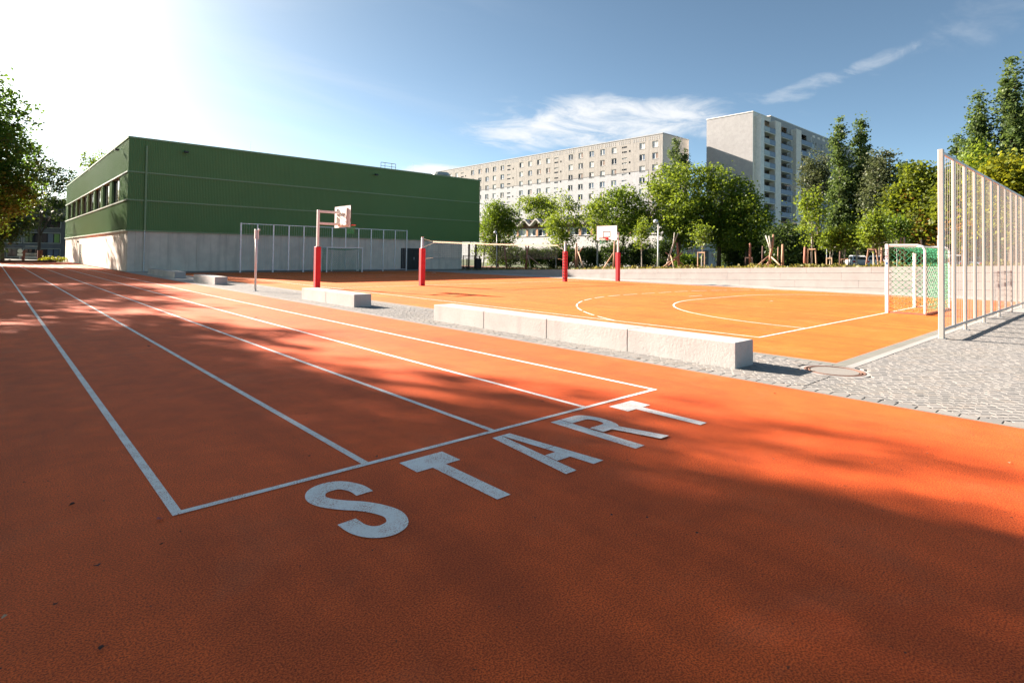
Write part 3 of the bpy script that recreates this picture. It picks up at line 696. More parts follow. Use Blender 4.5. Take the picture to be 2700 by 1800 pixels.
# doors
d1 = hb(MB().box(29.03, 31.105, HY+0.06, HY+0.2, 0.0, 2.075), 'double_door', 'black')
for k in range(8): MB().box(29.08+0.09*k, 29.12+0.09*k, HY+0.045, HY+0.059, 0.05, 2.0).build('louvre_slat', M['dark_edge'], d1)
MB().box(29.82, 30.44, HY+0.045, HY+0.058, 0.04, 2.03).build('door_leaf', M['black'], d1); MB().box(30.46, 31.08, HY+0.045, HY+0.058, 0.04, 2.03).build('door_leaf', M['black'], d1)
MB().box(30.49, 30.53, HY+0.0, HY+0.044, 0.95, 1.2).build('handle', M['steel'], d1)
d2 = hb(MB().box(HX+0.02, HX+0.12, 72.40, 74.58, 0.0, 2.09), 'side_door', 'door_brown'); MB().box(HX-0.03, HX+0.0195, 72.6, 72.66, 0.95, 1.1).build('handle', M['steel'], d2)
hb(MB().box(HX-0.12, HX-0.001, 75.3, 75.5, 2.3, 2.5), 'door_lamp', 'black')
# downpipe
dp = hb(MB().box(7.42, 7.54, HY-0.19, HY-0.071, ZG+0.06, 9.15), 'downpipe', 'trim')
MB().tube((7.48, HY-0.09, 0.0), (7.48, HY-0.09, ZG+0.06), 0.045, n=10).build('lower_pipe', M['steel'], dp)
for z in (0.62, 1.55, 2.7): MB().box(7.40, 7.56, HY-0.15, HY-0.0, z-0.02, z+0.02).build('pipe_bracket', M['steel'], dp)
# floodlights on short arms, roof gear
def spot(p_, d):
    s = hb(MB().bar(p_, Vector(p_)+Vector(d)*0.3, 0.05, 0.05), 'floodlight', 'steel'); e = Vector(p_)+Vector(d)*0.36
    MB().box(e.x-0.14, e.x+0.14, e.y-0.11, e.y+0.11, e.z-0.10, e.z+0.03).build('lamp_housing', M['black'], s)
spot((9.97, HY-0.075, 9.03), (0, -1, 0)); spot((25.95, HY-0.075, 8.98), (0, -1, 0)); spot((HX-0.075, 47.6, 9.05), (-1, 0, 0)); spot((HX-0.075, 88.1, 9.05), (-1, 0, 0))
mb = MB()
for x in (27.3, 27.75, 28.5, 28.95): mb.tube((x, HY+1.2, ZR-0.03), (x, HY+1.2, ZR+0.75), 0.025)
mb.tube((27.3, HY+1.2, ZR+0.74), (28.95, HY+1.2, ZR+0.74), 0.025); mb.tube((27.3, HY+1.2, ZR+0.42), (28.95, HY+1.2, ZR+0.42), 0.02)
hb(mb, 'roof_ladder_rail', 'black')
mb = MB(); c = on_y(1162, 459, HY+4.0)
for k in range(3): mb.tube((c[0], HY+4, ZR-0.05+0.33*k), (c[0], HY+4, ZR+0.28+0.33*k), (0.75, 0.85, 1.05)[k], (0.75, 1.0, 0.9)[k], 16)
hb(mb, 'roof_vent', 'trim_light')
for x in (14.9, 30.6): hb(MB().tube((x, HY+0.6, ZR-0.04), (x, HY+0.6, ZR+0.95), 0.012, n=5), 'lightning_rod', 'steel')

# ------------------------------------------------------------------ ball-stop fences
def ball_fence(x0, y, npan, pitch, h, label, mat, rod_mat, feet_from=2):
    f = thing('ball_stop_fence', label, 'fence', (x0, y, 0))
    for k in range(npan+1):
        x = x0+k*pitch; end = k in (0, npan)
        z0 = 0.0 if (end or k % 2 == 0) else 0.13; w = 0.055; v = 0.045 if end else 0.026
        MB().cbox(x-w, x+w, y-v, y+v, z0, h if end else h-0.035, 0.008).build('post', M[mat], f)
        if z0 == 0.0: MB().box(x-0.075, x+0.075, y-0.075, y+0.075, 0.003, 0.013).build('base_plate', M['steel'], f)
    for k in range(npan):
        a, b = x0+k*pitch+0.056, x0+(k+1)*pitch-0.056
        MB().tube((a, y, 0.17), (b, y, 0.17), 0.03, n=8).build('bottom_rail', M[mat], f)
        MB().box(a, b, y-0.024, y+0.024, h-0.085, h-0.036).build('top_rail', M[mat], f)
        mb = MB(); n = 6
        for j in range(1, n): mb.tube((a+(b-a)*j/n, y, 0.195), (a+(b-a)*j/n, y, h-0.087), 0.0045, n=5, cap=False)
        tag(mb.build('rod_infill', M[rod_mat], f), kind='stuff')
    return f
ball_fence(13.05, -1.15, 12, 1.13, 3.74, 'tall pale aluminium bar fence on the cobbles behind the near goal', 'alu', 'alu')
ball_fence(12.75, 40.6, 12, 1.173, 3.66, 'tall grey bar fence in front of the shaded hall wall', 'steel', 'steel')

# ------------------------------------------------------------------ handball goals (built at the origin: mouth along +x, depth towards -y)
def net_panel(mb, kn, P0, U, V, nu, nv, sag=0.0, N=(0, 0, 0), r=0.0035, kr=0.011):
    """diamond netting between corner P0 and edges U, V"""
    P0, U, V, N = Vector(P0), Vector(U), Vector(V), Vector(N); rr = random.Random(nu*31+nv)
    pt = {}
    for i in range(nu+1):
        for j in range(nv+1):
            if (i+j) % 2: continue
            u, v = i/nu, j/nv; e = math.sin(math.pi*u)*math.sin(math.pi*v)
            q = P0+U*u+V*v+N*(sag*e)
            if 0 < i < nu and 0 < j < nv: q = q+(U.normalized()*rr.uniform(-.012, .012)+V.normalized()*rr.uniform(-.012, .012))
            pt[i, j] = q
    for (i, j), q in pt.items():
        for di in (-1, 1):
            if (i+di, j+1) in pt: mb.tube(q, pt[i+di, j+1], r, n=3, cap=False)
        if 0 < i < nu and 0 < j < nv:
            kn.add([q+Vector((kr, 0, 0)), q-Vector((kr, 0, 0)), q+Vector((0, kr, 0)), q-Vector((0, kr, 0)), q+Vector((0, 0, kr)), q-Vector((0, 0, kr))],
                   [(0, 2, 4), (2, 1, 4), (1, 3, 4), (3, 0, 4), (2, 0, 5), (1, 2, 5), (3, 1, 5), (0, 3, 5)])
def make_goal(label, kr, r):
    g = thing('handball_goal', label, 'goal', (0, 0, 0), 'handball goals')
    Wg, Hg, Dg = 3.02, 2.0, 0.92
    def pt(mb, n, m): return mb.build(n, M[m], g, local=True)
    for x in (0, Wg): pt(MB().cbox(x-0.042, x+0.042, -0.042, 0.042, 0, Hg, 0.012), 'goal_post', 'white_metal')
    pt(MB().box(0.043, Wg-0.043, -0.040, 0.040, Hg-0.082, Hg-0.002), 'crossbar', 'white_metal')
    for x in (0, Wg):
        c = [(x, -0.043, Hg-0.035), (x, -Dg+0.16, Hg-0.035), (x, -Dg+0.05, Hg-0.07), (x, -Dg, Hg-0.17), (x, -Dg, 0.02)]
        pt(MB().path(c, [0.03]*5, 8), 'side_frame', 'white_metal')
        pt(MB().box(x-0.03, x+0.03, -Dg-0.03, -0.043, 0.002, 0.05), 'ground_bar', 'goal_base')
    pt(MB().tube((0.031, -Dg+0.06, Hg-0.075), (Wg-0.031, -Dg+0.06, Hg-0.075), 0.026, n=8), 'rear_top_bar', 'white_metal')
    pt(MB().box(0.031, Wg-0.031, -Dg-0.03, -Dg+0.03, 0.002, 0.05), 'ground_bar', 'goal_base')
    mb, kn = MB(), MB()
    for x, s in ((0.0, -1), (Wg, 1)): net_panel(mb, kn, (x, -0.06, 0.05), (0, -Dg+0.1, 0), (0, 0, Hg-0.14), 10, 24, 0.04, (s, 0, 0), r, kr)
    net_panel(mb, kn, (0.02, -Dg+0.02, 0.05), (Wg-0.04, 0, 0), (0, 0, Hg-0.14), 36, 24, 0.09, (0, -1, 0), r, kr)
    net_panel(mb, kn, (0.02, -0.06, Hg-0.09), (Wg-0.04, 0, 0), (0, -Dg+0.12, 0), 36, 10, 0.16, (0, 0, -1), r, kr)
    nn = pt(mb, 'net', 'net_green'); tag(kn.build('knots', M['net_knot'], nn, local=True), kind='stuff')
    mb = MB()
    for k in range(11):
        for x in (0, Wg): mb.tube((x, -0.043, 0.15+0.17*k), (x, -0.11, 0.15+0.17*k), 0.006, n=4)
    pt(mb, 'net_hook', 'net_dark')
    return g
g1 = make_goal('white handball goal with green net in front of the tall aluminium fence', 0.017, 0.0055)
g1.location = (18.56, 1.2, 0)
Mx = Matrix.Translation((18.56-0.0425, 1.2-0.012, 1.66)) @ Matrix(((0, 0, -1, 0), (0, 1, 0, 0), (0, 0, 0, 0), (0, 0, 0, 1)))
# lettering runs down the post's left face (normal -x), letters' feet towards the left
R_ = Matrix(((0, 0, -1, 0), (0, -1, 0, 0), (-1, 0, 0, 0), (0, 0, 0, 1)))
lx = Matrix.Translation((18.56-0.0435, 1.2-0.002, 1.70)) @ R_
text_mesh('artec', 0.155, M['logo_dark'], 'logo_text', g1, lx, 0.0008)
mb = MB().add([(18.56-0.0445, 1.2+0.036*math.cos(2*math.pi*k/16), 1.44+0.036*math.sin(2*math.pi*k/16)) for k in range(16)], [tuple(range(16))])
mb.build('logo_dot', M['logo_blue'], g1)
g2 = make_goal('white handball goal standing in front of the shaded hall and bar fence', 0.012, 0.006)
g2.location = (21.66, 39.0, 0); g2.rotation_euler = (0, 0, math.pi)

# ------------------------------------------------------------------ basketball hoops (built at the origin, board towards +x)
def make_hoop(label, ztop, zb0, zb1):
    h = thing('basketball_hoop', label, 'basketball hoop', (0, 0, 0), 'basketball hoops')
    def pt(mb, n, m, parent=None, sm=False): return mb.build(n, M[m], parent or h, sm, local=True)
    pt(MB().cbox(-0.05, 0.05, -0.05, 0.05, 0.0, ztop, 0.008), 'pole', 'pole')
    pt(MB().cbox(-0.115, 0.115, -0.115, 0.115, 0.01, 1.80, 0.025), 'padding', 'red_pad')
    za, zl = ztop-0.06, zb0+0.14
    pt(MB().box(0.051, 1.02, -0.04, 0.04, za-0.06, za+0.04), 'upper_arm', 'pole'); pt(MB().box(0.051, 1.02, -0.04, 0.04, zl-0.06, zl+0.04), 'lower_arm', 'pole')
    bx = 1.12; hw = 0.77
    bd = pt(MB().box(bx, bx+0.03, -hw, hw, zb0, zb1), 'backboard', 'board')
    mb = MB().box(bx-0.004, bx+0.034, -hw-0.018, -hw-0.0005, zb0-0.018, zb1+0.018).box(bx-0.004, bx+0.034, hw+0.0005, hw+0.018, zb0-0.018, zb1+0.018)
    mb.box(bx-0.004, bx+0.034, -hw, hw, zb1+0.0005, zb1+0.018).box(bx-0.004, bx+0.034, -hw, hw, zb0-0.018, zb0-0.0005)
    pt(mb, 'edge_strip', 'dark_edge', bd)
    mb = MB()
    for y in (-0.48, 0.48): mb.box(bx-0.07, bx-0.001, y-0.035, y+0.035, zb0+0.1, zb1-0.08)
    mb.box(bx-0.071, bx-0.002, -0.444, 0.444, za-0.05, za+0.02).box(bx-0.071, bx-0.002, -0.444, 0.444, zl-0.05, zl+0.03)
    mb.bar((bx-0.1, -0.44, zl+0.1), (bx-0.1, 0.44, za-0.1), 0.05, 0.03); mb.bar((bx-0.13, 0.0, za-0.02), (bx-0.1, -0.45, za-0.25), 0.05, 0.03)
    pt(mb, 'rear_frame', 'pole', bd)
    zr = zb0+0.12; mb = MB(); a, b, th = 0.29, 0.23, 0.055; zc = zr+0.04
    mb.box(bx+0.031, bx+0.034, -a, a, zc, zc+th).box(bx+0.031, bx+0.034, -a, a, zc+0.33, zc+0.33+th).box(bx+0.031, bx+0.034, -a, -a+th, zc+th, zc+0.33).box(bx+0.031, bx+0.034, a-th, a, zc+th, zc+0.33)
    pt(mb, 'target_square', 'dark_edge', bd)
    cx = bx+0.03+0.15+0.225; mb = MB(); n = 28
    for k in range(n):
        q0, q1 = 2*math.pi*k/n, 2*math.pi*(k+1)/n
        mb.tube((cx+0.225*math.cos(q0), 0.225*math.sin(q0), zr), (cx+0.225*math.cos(q1), 0.225*math.sin(q1), zr), 0.014, n=6)
    mb.box(bx+0.031, bx+0.2, -0.09, 0.09, zr-0.02, zr+0.02).box(bx+0.031, bx+0.045, -0.1, 0.1, zr-0.1, zr+0.06)
    pt(mb, 'rim', 'red_rim')
    mb = MB(); rows = 6; prof = [(0.22, 0), (0.19, 0.07), (0.165, 0.15), (0.15, 0.23), (0.155, 0.31), (0.165, 0.38)]
    for j in range(rows-1):
        for k in range(12):
            q0 = 2*math.pi*(k+0.5*(j % 2))/12
            for s in (0.5, -0.5):
                q1 = q0+2*math.pi*s/12
                mb.tube((cx+prof[j][0]*math.cos(q0), prof[j][0]*math.sin(q0), zr-0.015-prof[j][1]), (cx+prof[j+1][0]*math.cos(q1), prof[j+1][0]*math.sin(q1), zr-0.015-prof[j+1][1]), 0.007, n=4, cap=False)
    pt(mb, 'hoop_net', 'net_green')
    return h
h1 = make_hoop('basketball hoop seen from behind, its pole beside the two-block bench', 3.40, 2.68, 3.62); h1.location = (9.70, 20.30, 0)
h2 = make_hoop('basketball hoop facing the camera in front of the far retaining wall', 3.05, 2.53, 3.40); h2.location = (28.2, 18.22, 0); h2.rotation_euler = (0, 0, math.pi)

# ------------------------------------------------------------------ volleyball net between two padded posts
def vpost(x, y, h, label):
    t = thing('volleyball_post', label, 'post', (x, y, 0), 'padded volleyball posts')
    MB().tube((x, y, 0), (x, y, h), 0.062, n=14).build('pole', M['pole'], t, True)
    MB().cbox(x-0.125, x+0.125, y-0.115, y+0.115, 0.01, 1.82, 0.03).build('padding', M['red_pad'], t)
    MB().tube((x, y, h), (x, y, h+0.03), 0.066, n=14).build('cap', M['alu'], t)
    return t
v1 = vpost(14.70, 19.70, 2.34, 'red padded volleyball post at the left end of the net'); v2 = vpost(24.62, 19.40, 2.31, 'red padded volleyball post with black lacing at the right end of the net')
mb = MB()
for k in range(9): mb.box(24.62-0.139, 24.62-0.126, 19.40-0.03, 19.40+0.04, 0.15+0.18*k, 0.27+0.18*k)
for k in range(9): mb.box(24.56, 24.60, 19.40-0.129, 19.40-0.116, 0.15+0.18*k, 0.27+0.18*k)
mb.build('lacing', M['black'], v2)
vn = thing('volleyball_net', 'long volleyball net with white top band stretched across the court', 'net', (19.6, 19.55, 0))
NX0, NX1, NZ0, NZ1 = 15.32, 23.99, 1.36, 2.15
def ny(x): return 19.70-(x-14.7)*0.0302
def nsag(x): return -0.035*math.sin(math.pi*(x-NX0)/(NX1-NX0))
seg = 16; mb = MB()
for k in range(seg):
    a, b = NX0+(NX1-NX0)*k/seg, NX0+(NX1-NX0)*(k+1)/seg
    mb.add([(a, ny(a)-0.006, NZ1-0.045+nsag(a)), (b, ny(b)-0.006, NZ1-0.045+nsag(b)), (b, ny(b)-0.006, NZ1+0.025+nsag(b)), (a, ny(a)-0.006, NZ1+0.025+nsag(a)),
            (a, ny(a)+0.006, NZ1-0.045+nsag(a)), (b, ny(b)+0.006, NZ1-0.045+nsag(b)), (b, ny(b)+0.006, NZ1+0.025+nsag(b)), (a, ny(a)+0.006, NZ1+0.025+nsag(a))],
           [(0, 1, 2, 3), (5, 4, 7, 6), (3, 2, 6, 7), (1, 0, 4, 5)])
mb.build('top_band', M['net_band'], vn)
mb = MB(); nc = 80
for k in range(nc+1):
    x = NX0+(NX1-NX0)*k/nc; mb.tube((x, ny(x), NZ0+nsag(x)), (x, ny(x), NZ1-0.046+nsag(x)), 0.0028, n=3, cap=False)
for j in range(8):
    z = NZ0+j*(NZ1-0.05-NZ0)/8
    for k in range(seg):
        a, b = NX0+(NX1-NX0)*k/seg, NX0+(NX1-NX0)*(k+1)/seg
        mb.tube((a, ny(a), z+nsag(a)), (b, ny(b), z+nsag(b)), 0.0028 if j else 0.006, n=3, cap=False)
mb.build('netting', M['net_dark'], vn)
for x0, x1 in ((14.76, NX0), (24.56, NX1)):
    for z0, z1 in ((2.27, NZ1), (1.87, NZ1-0.06), (1.30, NZ0)): MB().tube((x0, ny(x0), z0), (x1, ny(x1), z1), 0.006, n=5).build('tension_cord', M['net_band'], vn)
# bare post on the cobbles
tp = thing('net_post', 'slim bare steel net post standing alone on the cobbles', 'post', (6.90, 19.60, 0))
MB().tube((6.90, 19.60, 0), (6.90, 19.60, 2.40), 0.042, n=12).build('pole', M['pole'], tp, True)
MB().cbox(6.83, 6.885, 19.55, 19.65, 2.03, 2.42, 0.008).cbox(6.925, 6.98, 19.55, 19.65, 2.03, 2.40, 0.008).build('winch_box', M['pole'], tp)
MB().tube((6.93, 19.50, 2.41), (6.99, 19.50, 2.41), 0.05, n=10).build('pulley', M['steel'], tp)
MB().tube((6.90, 19.60, 0.0), (6.90, 19.60, 0.02), 0.09, n=14).build('ground_collar', M['steel'], tp)

# ------------------------------------------------------------------ long apartment slab
rnd = random.Random(11)
XA, YA0, YA1, ZA = 111.0, 68.82, 157.0, 29.45
slab_b = thing('apartment_block', 'long weathered beige apartment slab with rows of white windows', 'building', (XA, YA0, 0))
TA = lambda u, w, z: (XA+w, u, z)
cols = [70.82, 74.34, 82.51, 86.06, 89.56, 93.15, 96.6, 104.76, 108.27, 111.81, 115.42, 123.62, 127.17, 130.66, 134.1, 137.8, 146.06, 149.46]
stairs = [(79.39, 77.84), (101.69, 100.03), (120.68, 118.85), (143.05, 141.3)]
PITCH_Z = 2.675; rows = [26.62-PITCH_Z*k for k in range(9)]
holes = []; wins_a = []; slots = []
for r0 in rows:
    for c in cols:
        h_ = (c-0.76, c+0.76, r0, r0+1.42); holes.append(h_); wins_a.append(h_)
    for c, v in stairs:
        for z in (r0+0.86, r0-0.30): h_ = (c-0.72, c+0.72, z, z+0.36); holes.append(h_); slots.append(h_)
        h_ = (v-0.24, v+0.24, r0-0.28, r0+0.2); holes.append(h_); slots.append(h_)
ZS = 21.55; YP = 72.58
def part_holes(u0, u1, z0, z1):
    out = []
    for a, b, c, d in holes:
        a2, b2, c2, d2 = max(a, u0), min(b, u1), max(c, z0), min(d, z1)
        if b2-a2 > 0.02 and d2-c2 > 0.02: out.append((a2, b2, c2, d2))
    return out
for u0, u1, z0, z1, nm, mt in ((YA0, YA1, ZS, ZA, 'upper_wall', 'plaster'), (YP, YA1, 0, ZS-0.004, 'painted_wall', 'plaster_white'), (YA0, YP-0.004, 0, ZS-0.004, 'end_wall_strip', 'plaster')):
    facade(MB(), TA, u0, u1, z0, z1, part_holes(u0, u1, z0, z1), 0.25).build(nm, M[mt], slab_b)
MB().box(XA-0.03, XA+0.03, YP-0.05, YA1, ZS-0.06, ZS+0.04).build('ledge', M['roof_dark'], slab_b)
MB().box(XA-0.03, XA+0.03, YP-0.06, YP+0.02, 2, ZS-0.061).build('ledge', M['roof_dark'], slab_b)
MB().box(XA+0.25, XA+11.03, YA0+0.02, YA1, 0, ZA-0.01).build('core', M['glass_dark'], slab_b)
MB().quad((XA, YA0, 0), (XA+11.05, YA0, 0), (XA+11.05, YA0, ZA), (XA, YA0, ZA)).build('gable_wall', M['plaster_gable'], slab_b)
MB().box(XA-0.08, XA+11.12, YA0-0.08, YA1, ZA, ZA+0.22).build('roof_coping', M['plaster_white'], slab_b)
mb = MB(); y = YA0+0.9
while y < YA1-1:
    if int((y-YA0)/0.62) % 7 != 6:
        for z in (28.42, 28.86): mb.box(XA-0.03, XA+0.01, y, y+0.26, z, z+0.24)
    y += 0.62
tag(mb.build('attic_ornament', M['plaster_white'], slab_b), kind='stuff')
for k in range(1, int((YA1-YA0)/3.55)):
    y = 72.58+3.53*(k-1)
    if y > YA1-1: break
    MB().box(XA-0.006, XA+0.01, y-0.03, y+0.03, ZS+0.05, 28.3).build('panel_joint', M['plaster'], slab_b)
pane_pick = ['glass_dark', 'glass_blue', 'glass_curtain', 'glass_curtain', 'glass_blue', 'glass_dark', 'glass_warm', 'glass_curtain']
fr_mesh = MB()
w2, hh = 0.755, 0.705
for a, b, c, d in ((-w2, w2, -hh, -hh+0.08), (-w2, w2, hh-0.08, hh), (-w2, -w2+0.08, -hh+0.08, hh-0.08), (w2-0.08, w2, -hh+0.08, hh-0.08), (-0.06, 0.06, -hh+0.08, hh-0.08)): fr_mesh.box(0.13, 0.2, a, b, c, d)
fr_me = fr_mesh.mesh('window', M['frame_white'])
pane_me = {k: MB().box(0.16, 0.17, -0.31, 0.31, -hh+0.081, hh-0.081).mesh('pane', M[k]) for k in set(pane_pick)}
sill_me = MB().box(-0.06, 0.12, -0.8, 0.8, -hh-0.055, -hh-0.001).mesh('sill', M['plaster_white'])
base = world_loc(slab_b)
for a, b, c, d in wins_a:
    o = bpy.data.objects.new('window', fr_me); ROOTCOL.objects.link(o); o.parent = slab_b; o.location = Vector((XA, (a+b)/2, (c+d)/2))-base
    same = rnd.random() < 0.5; k1 = rnd.choice(pane_pick)
    for s in (-1, 1):
        q = bpy.data.objects.new('pane', pane_me[k1 if same else rnd.choice(pane_pick)]); ROOTCOL.objects.link(q); q.parent = o; q.location = (0, 0.368*s, 0)
    q = bpy.data.objects.new('sill', sill_me); ROOTCOL.objects.link(q); q.parent = o
slot_me = {}
for a, b, c, d in slots:
    key = (round(b-a, 2), rnd.random() < 0.5)
    if key not in slot_me:
        W_, H_ = (b-a)/2, (d-c)/2; mb = MB().box(0.14, 0.15, -W_, W_, -H_, H_)
        if key[1] and W_ > 0.5: mb.box(0.10, 0.139, -0.03, 0.03, -H_, H_)
        slot_me[key] = mb.mesh('stair_slot', M['glass_curtain' if key[1] and W_ > 0.5 else 'glass_dark'])
    o = bpy.data.objects.new('stair_slot', slot_me[key]); ROOTCOL.objects.link(o); o.parent = slab_b; o.location = Vector((XA, (a+b)/2, (c+d)/2))-base
c = on_x(1466, 393, XA+3); MB().box(XA+2.6, XA+3.4, c[1]-0.6, c[1]+0.6, ZA+0.2, ZA+1.0).build('roof_vent', M['roof_dark'], slab_b)

# ------------------------------------------------------------------ tower with balconies
XB, YB, YB1, ZB, XB1 = 123.4, 53.88, 64.97, 33.95, 222.0
tower = thing('apartment_tower', 'tall apartment tower with plain pale gable and stacked blue balconies', 'building', (XB, YB, 0))
def tb(mb, n, m, par=None): return mb.build(n, M[m], par or tower)
tb(MB().quad((XB, YB, 0), (XB, YB1, 0), (XB, YB1, ZB), (XB, YB, ZB)), 'gable_wall', 'plaster_tower')
tb(MB().box(XB-0.1, XB+9, YB-0.1, YB1+0.1, ZB, ZB+0.18), 'roof_coping', 'tower_white')
tb(MB().box(XB+0.02, XB1, YB+2.2, YB1, 0, ZB-0.02), 'core', 'tower_grey')
TB = lambda u, w, z: (u, YB+w, z)
stacks = [(126.35, 132.1, 'parapet_pale'), (135.2, 141.55, 'parapet_blue'), (147.05, 153.7, 'parapet_blue')]
fl = [30.05-2.665*k for k in range(11)]          # floor level of each storey
hb_ = [(a, b, 2.0, 33.1) for a, b, _ in stacks]
wn_b = []
for z in fl:
    wn_b.append((141.95, 143.15, z+0.95, z+2.3))
    x = 156.9
    while x < XB1-3:
        wn_b.append((x, x+1.45, z+0.85, z+2.25)); wn_b.append((x+2.4, x+3.35, z+0.85, z+2.25)); x += 5.6
ZW = 22.0
for z0, z1, mt in ((ZW, 34.6, 'plaster_tower'), (0, ZW-0.004, 'tower_blue')):
    hs = []
    for a, b, c, d in hb_+wn_b:
        c2, d2 = max(c, z0), min(d, z1)
        if d2-c2 > 0.05: hs.append((a, b, c2, d2))
    facade(MB(), TB, XB+9.0, XB1, z0, z1, hs, 0.2).build('front_wall', M[mt], tower)
facade(MB(), TB, XB, XB+8.996, 0, ZB-0.004, [hb_[0]], 0.2).build('front_wall', M['tower_grey'], tower)
tb(MB().box(XB+9.0, XB1, YB+0.02, YB1, 34.6, 34.75), 'roof_coping', 'tower_white')
for k in range(18): tb(MB().box(157.5+3.4*k, 159.3+3.4*k, YB-0.02, YB+0.01, 33.35, 33.95), 'attic_panel', 'tower_grey')
# projecting fins beside the stacks
for a, b, mt in ((124.5, 126.33, 'tower_white'), (132.14, 135.17, 'tower_grey'), (143.9, 147.02, 'tower_grey')):
    tb(MB().box(a, b, YB-1.25, YB-0.003, 1.0, 33.25), 'fin', mt)
gl = ['glass_dark', 'glass_blue', 'glass_dark', 'glass_curtain']
for z in fl:
    for si, (a, b, pm) in enumerate(stacks):
        bal = tb(MB().box(a+0.02, b-0.02, YB-1.2, YB+1.25, z-0.17, z), 'balcony', 'tower_white')
        if si == 0:
            m_ = a+0.48*(b-a); tb(MB().box(a+0.03, m_-0.02, YB-1.28, YB-1.205, z+0.02, z+1.1), 'parapet', 'parapet_pale', bal); tb(MB().box(m_+0.02, b-0.03, YB-1.28, YB-1.205, z+0.02, z+1.1), 'parapet', 'parapet_blue', bal)
        else: tb(MB().box(a-0.05, b+0.05, YB-1.33, YB-1.205, z-0.02, z+1.0), 'parapet', pm, bal)
        tb(MB().box(a+0.05, b-0.05, YB-1.24, YB-1.2, z+1.16, z+1.2), 'handrail', 'dark_edge', bal)
        tb(MB().box(a+0.02, b-0.02, YB+1.26, YB+1.32, z+0.01, z+2.48), 'back_wall', 'loggia', bal)
        tb(MB().box(a+1.0, a+1.9, YB+1.2, YB+1.259, z+0.02, z+2.1), 'balcony_door', rnd.choice(gl), bal); tb(MB().box(a+2.4, b-0.9, YB+1.2, YB+1.259, z+0.9, z+2.1), 'balcony_window', rnd.choice(gl), bal)
        if si: tb(MB().box(a-0.02, a+0.1, YB-1.2, YB-1.08, z+1.21, z+2.49), 'corner_post', 'tower_white', bal)
        tb(MB().box(b-0.12, b, YB-1.2, YB-1.08, z+1.21, z+2.49), 'corner_post', 'tower_white', bal)
        if rnd.random() < 0.55:
            x = rnd.uniform(a+0.5, b-1.8); tb(MB().box(x, x+rnd.uniform(0.6, 1.4), YB-1.20, YB-0.95, z+1.0, z+1.0+rnd.uniform(0.15, 0.35)), 'flower_box', 'leaf_dark' if rnd.random() < .6 else 'wood_dark', bal)
    a, b = 153.9, 155.9
    bal = tb(MB().box(a, b, YB-0.9, YB-0.004, z-0.15, z), 'balcony', 'tower_white'); tb(MB().box(a, b, YB-0.98, YB-0.905, z+0.0, z+1.0), 'parapet', 'parapet_pale', bal)
for a, b, c, d in wn_b:
    w = tb(MB().box(a, b, YB+0.16, YB+0.19, c, d), 'window', rnd.choice(gl))
    mb = MB().box(a, a+0.07, YB+0.1, YB+0.159, c, d).box(b-0.07, b, YB+0.1, YB+0.159, c, d).box(a+0.07, b-0.07, YB+0.1, YB+0.159, d-0.07, d).box((a+b)/2-0.04, (a+b)/2+0.04, YB+0.1, YB+0.159, c, d-0.07)
    mb.build('frame', M['frame_white'], w)

# ------------------------------------------------------------------ pavilion with folded roof
XP, YP0, YP1 = 72.0, 43.3, 86.0
pav = thing('folded_roof_pavilion', 'low white pavilion with zigzag concrete roof behind the trees', 'building', (XP, YP0, 0))
TP = lambda u, w, z: (XP+w, u, z)
wp = [(YP0+1.0+2.55*k, YP0+1.0+2.55*k+1.95, 5.02, 6.26) for k in range(16)]
facade(MB(), TP, YP0, YP1, 0, 6.4, wp, 0.2).build('front_wall', M['paintwall'], pav)
MB().box(XP+0.04, XP+24, YP0+0.03, YP1, 6.401, 7.9).build('attic_wall', M['fascia'], pav)
MB().box(XP-0.04, XP+0.04, YP0, YP1, 6.403, 7.25).build('fascia_board', M['fascia'], pav)
MB().box(XP+0.24, XP+24, YP0+0.25, YP1, 0, 6.4).build('core', M['glass_dark'], pav)
MB().box(XP-0.08, XP-0.001, YP0, YP1, 4.9, 4.98).build('window_ledge', M['dark_edge'], pav)
for k, (a, b, c, d) in enumerate(wp):
    w = MB().box(XP+0.12, XP+0.19, a, a+0.07, c, d).box(XP+0.12, XP+0.19, b-0.07, b, c, d).box(XP+0.12, XP+0.19, a+0.07, b-0.07, d-0.08, d).box(XP+0.12, XP+0.19, a+0.07, b-0.07, c, c+0.07).box(XP+0.12, XP+0.19, (a+b)/2-0.05, (a+b)/2+0.05, c+0.07, d-0.08).build('window', M['frame_white'], pav)
    MB().box(XP+0.15, XP+0.16, a+0.07, (a+b)/2-0.05, c+0.07, d-0.08).build('pane', M[rnd.choice(['glass_curtain', 'glass_dark', 'glass_blue'])], w)
    MB().box(XP+0.15, XP+0.16, (a+b)/2+0.05, b-0.07, c+0.07, d-0.08).build('pane', M[rnd.choice(['glass_curtain', 'glass_dark', 'glass_blue'])], w)
    if b+0.6 < YP1: MB().box(XP-0.02, XP-0.001, b+0.06, b+0.54, 5.02, 6.26).build('timber_panel', M['wood_panel'], pav)
y = YP0-1.0; k = 0; half = 1.57; zt, zb, th = 8.16, 7.16, 0.32
while y < YP1+1:
    z0, z1 = (zb, zt) if k % 2 == 0 else (zt, zb)
    f0 = 0.16
    # each plate of the fold: flat at ridge and valley, sloped between
    pr = [(y-f0, z0), (y+f0, z0), (y+half-f0, z1), (y+half+f0-0.001, z1)]
    mb = MB(); xs_ = (XP-0.9, XP+25)
    vs = [(x, yy, zz+o) for x in xs_ for o in (0, -th) for yy, zz in pr[1:3]]
    mb.add(vs, [(0, 1, 5, 4), (2, 6, 7, 3), (0, 2, 3, 1), (4, 5, 7, 6), (0, 4, 6, 2), (1, 3, 7, 5)])
    mb.box(xs_[0], xs_[1], y-f0+0.001, y+f0-0.001, z0-th, z0)
    mb.build('roof_fold', M['shellroof'], pav); y += half; k += 1
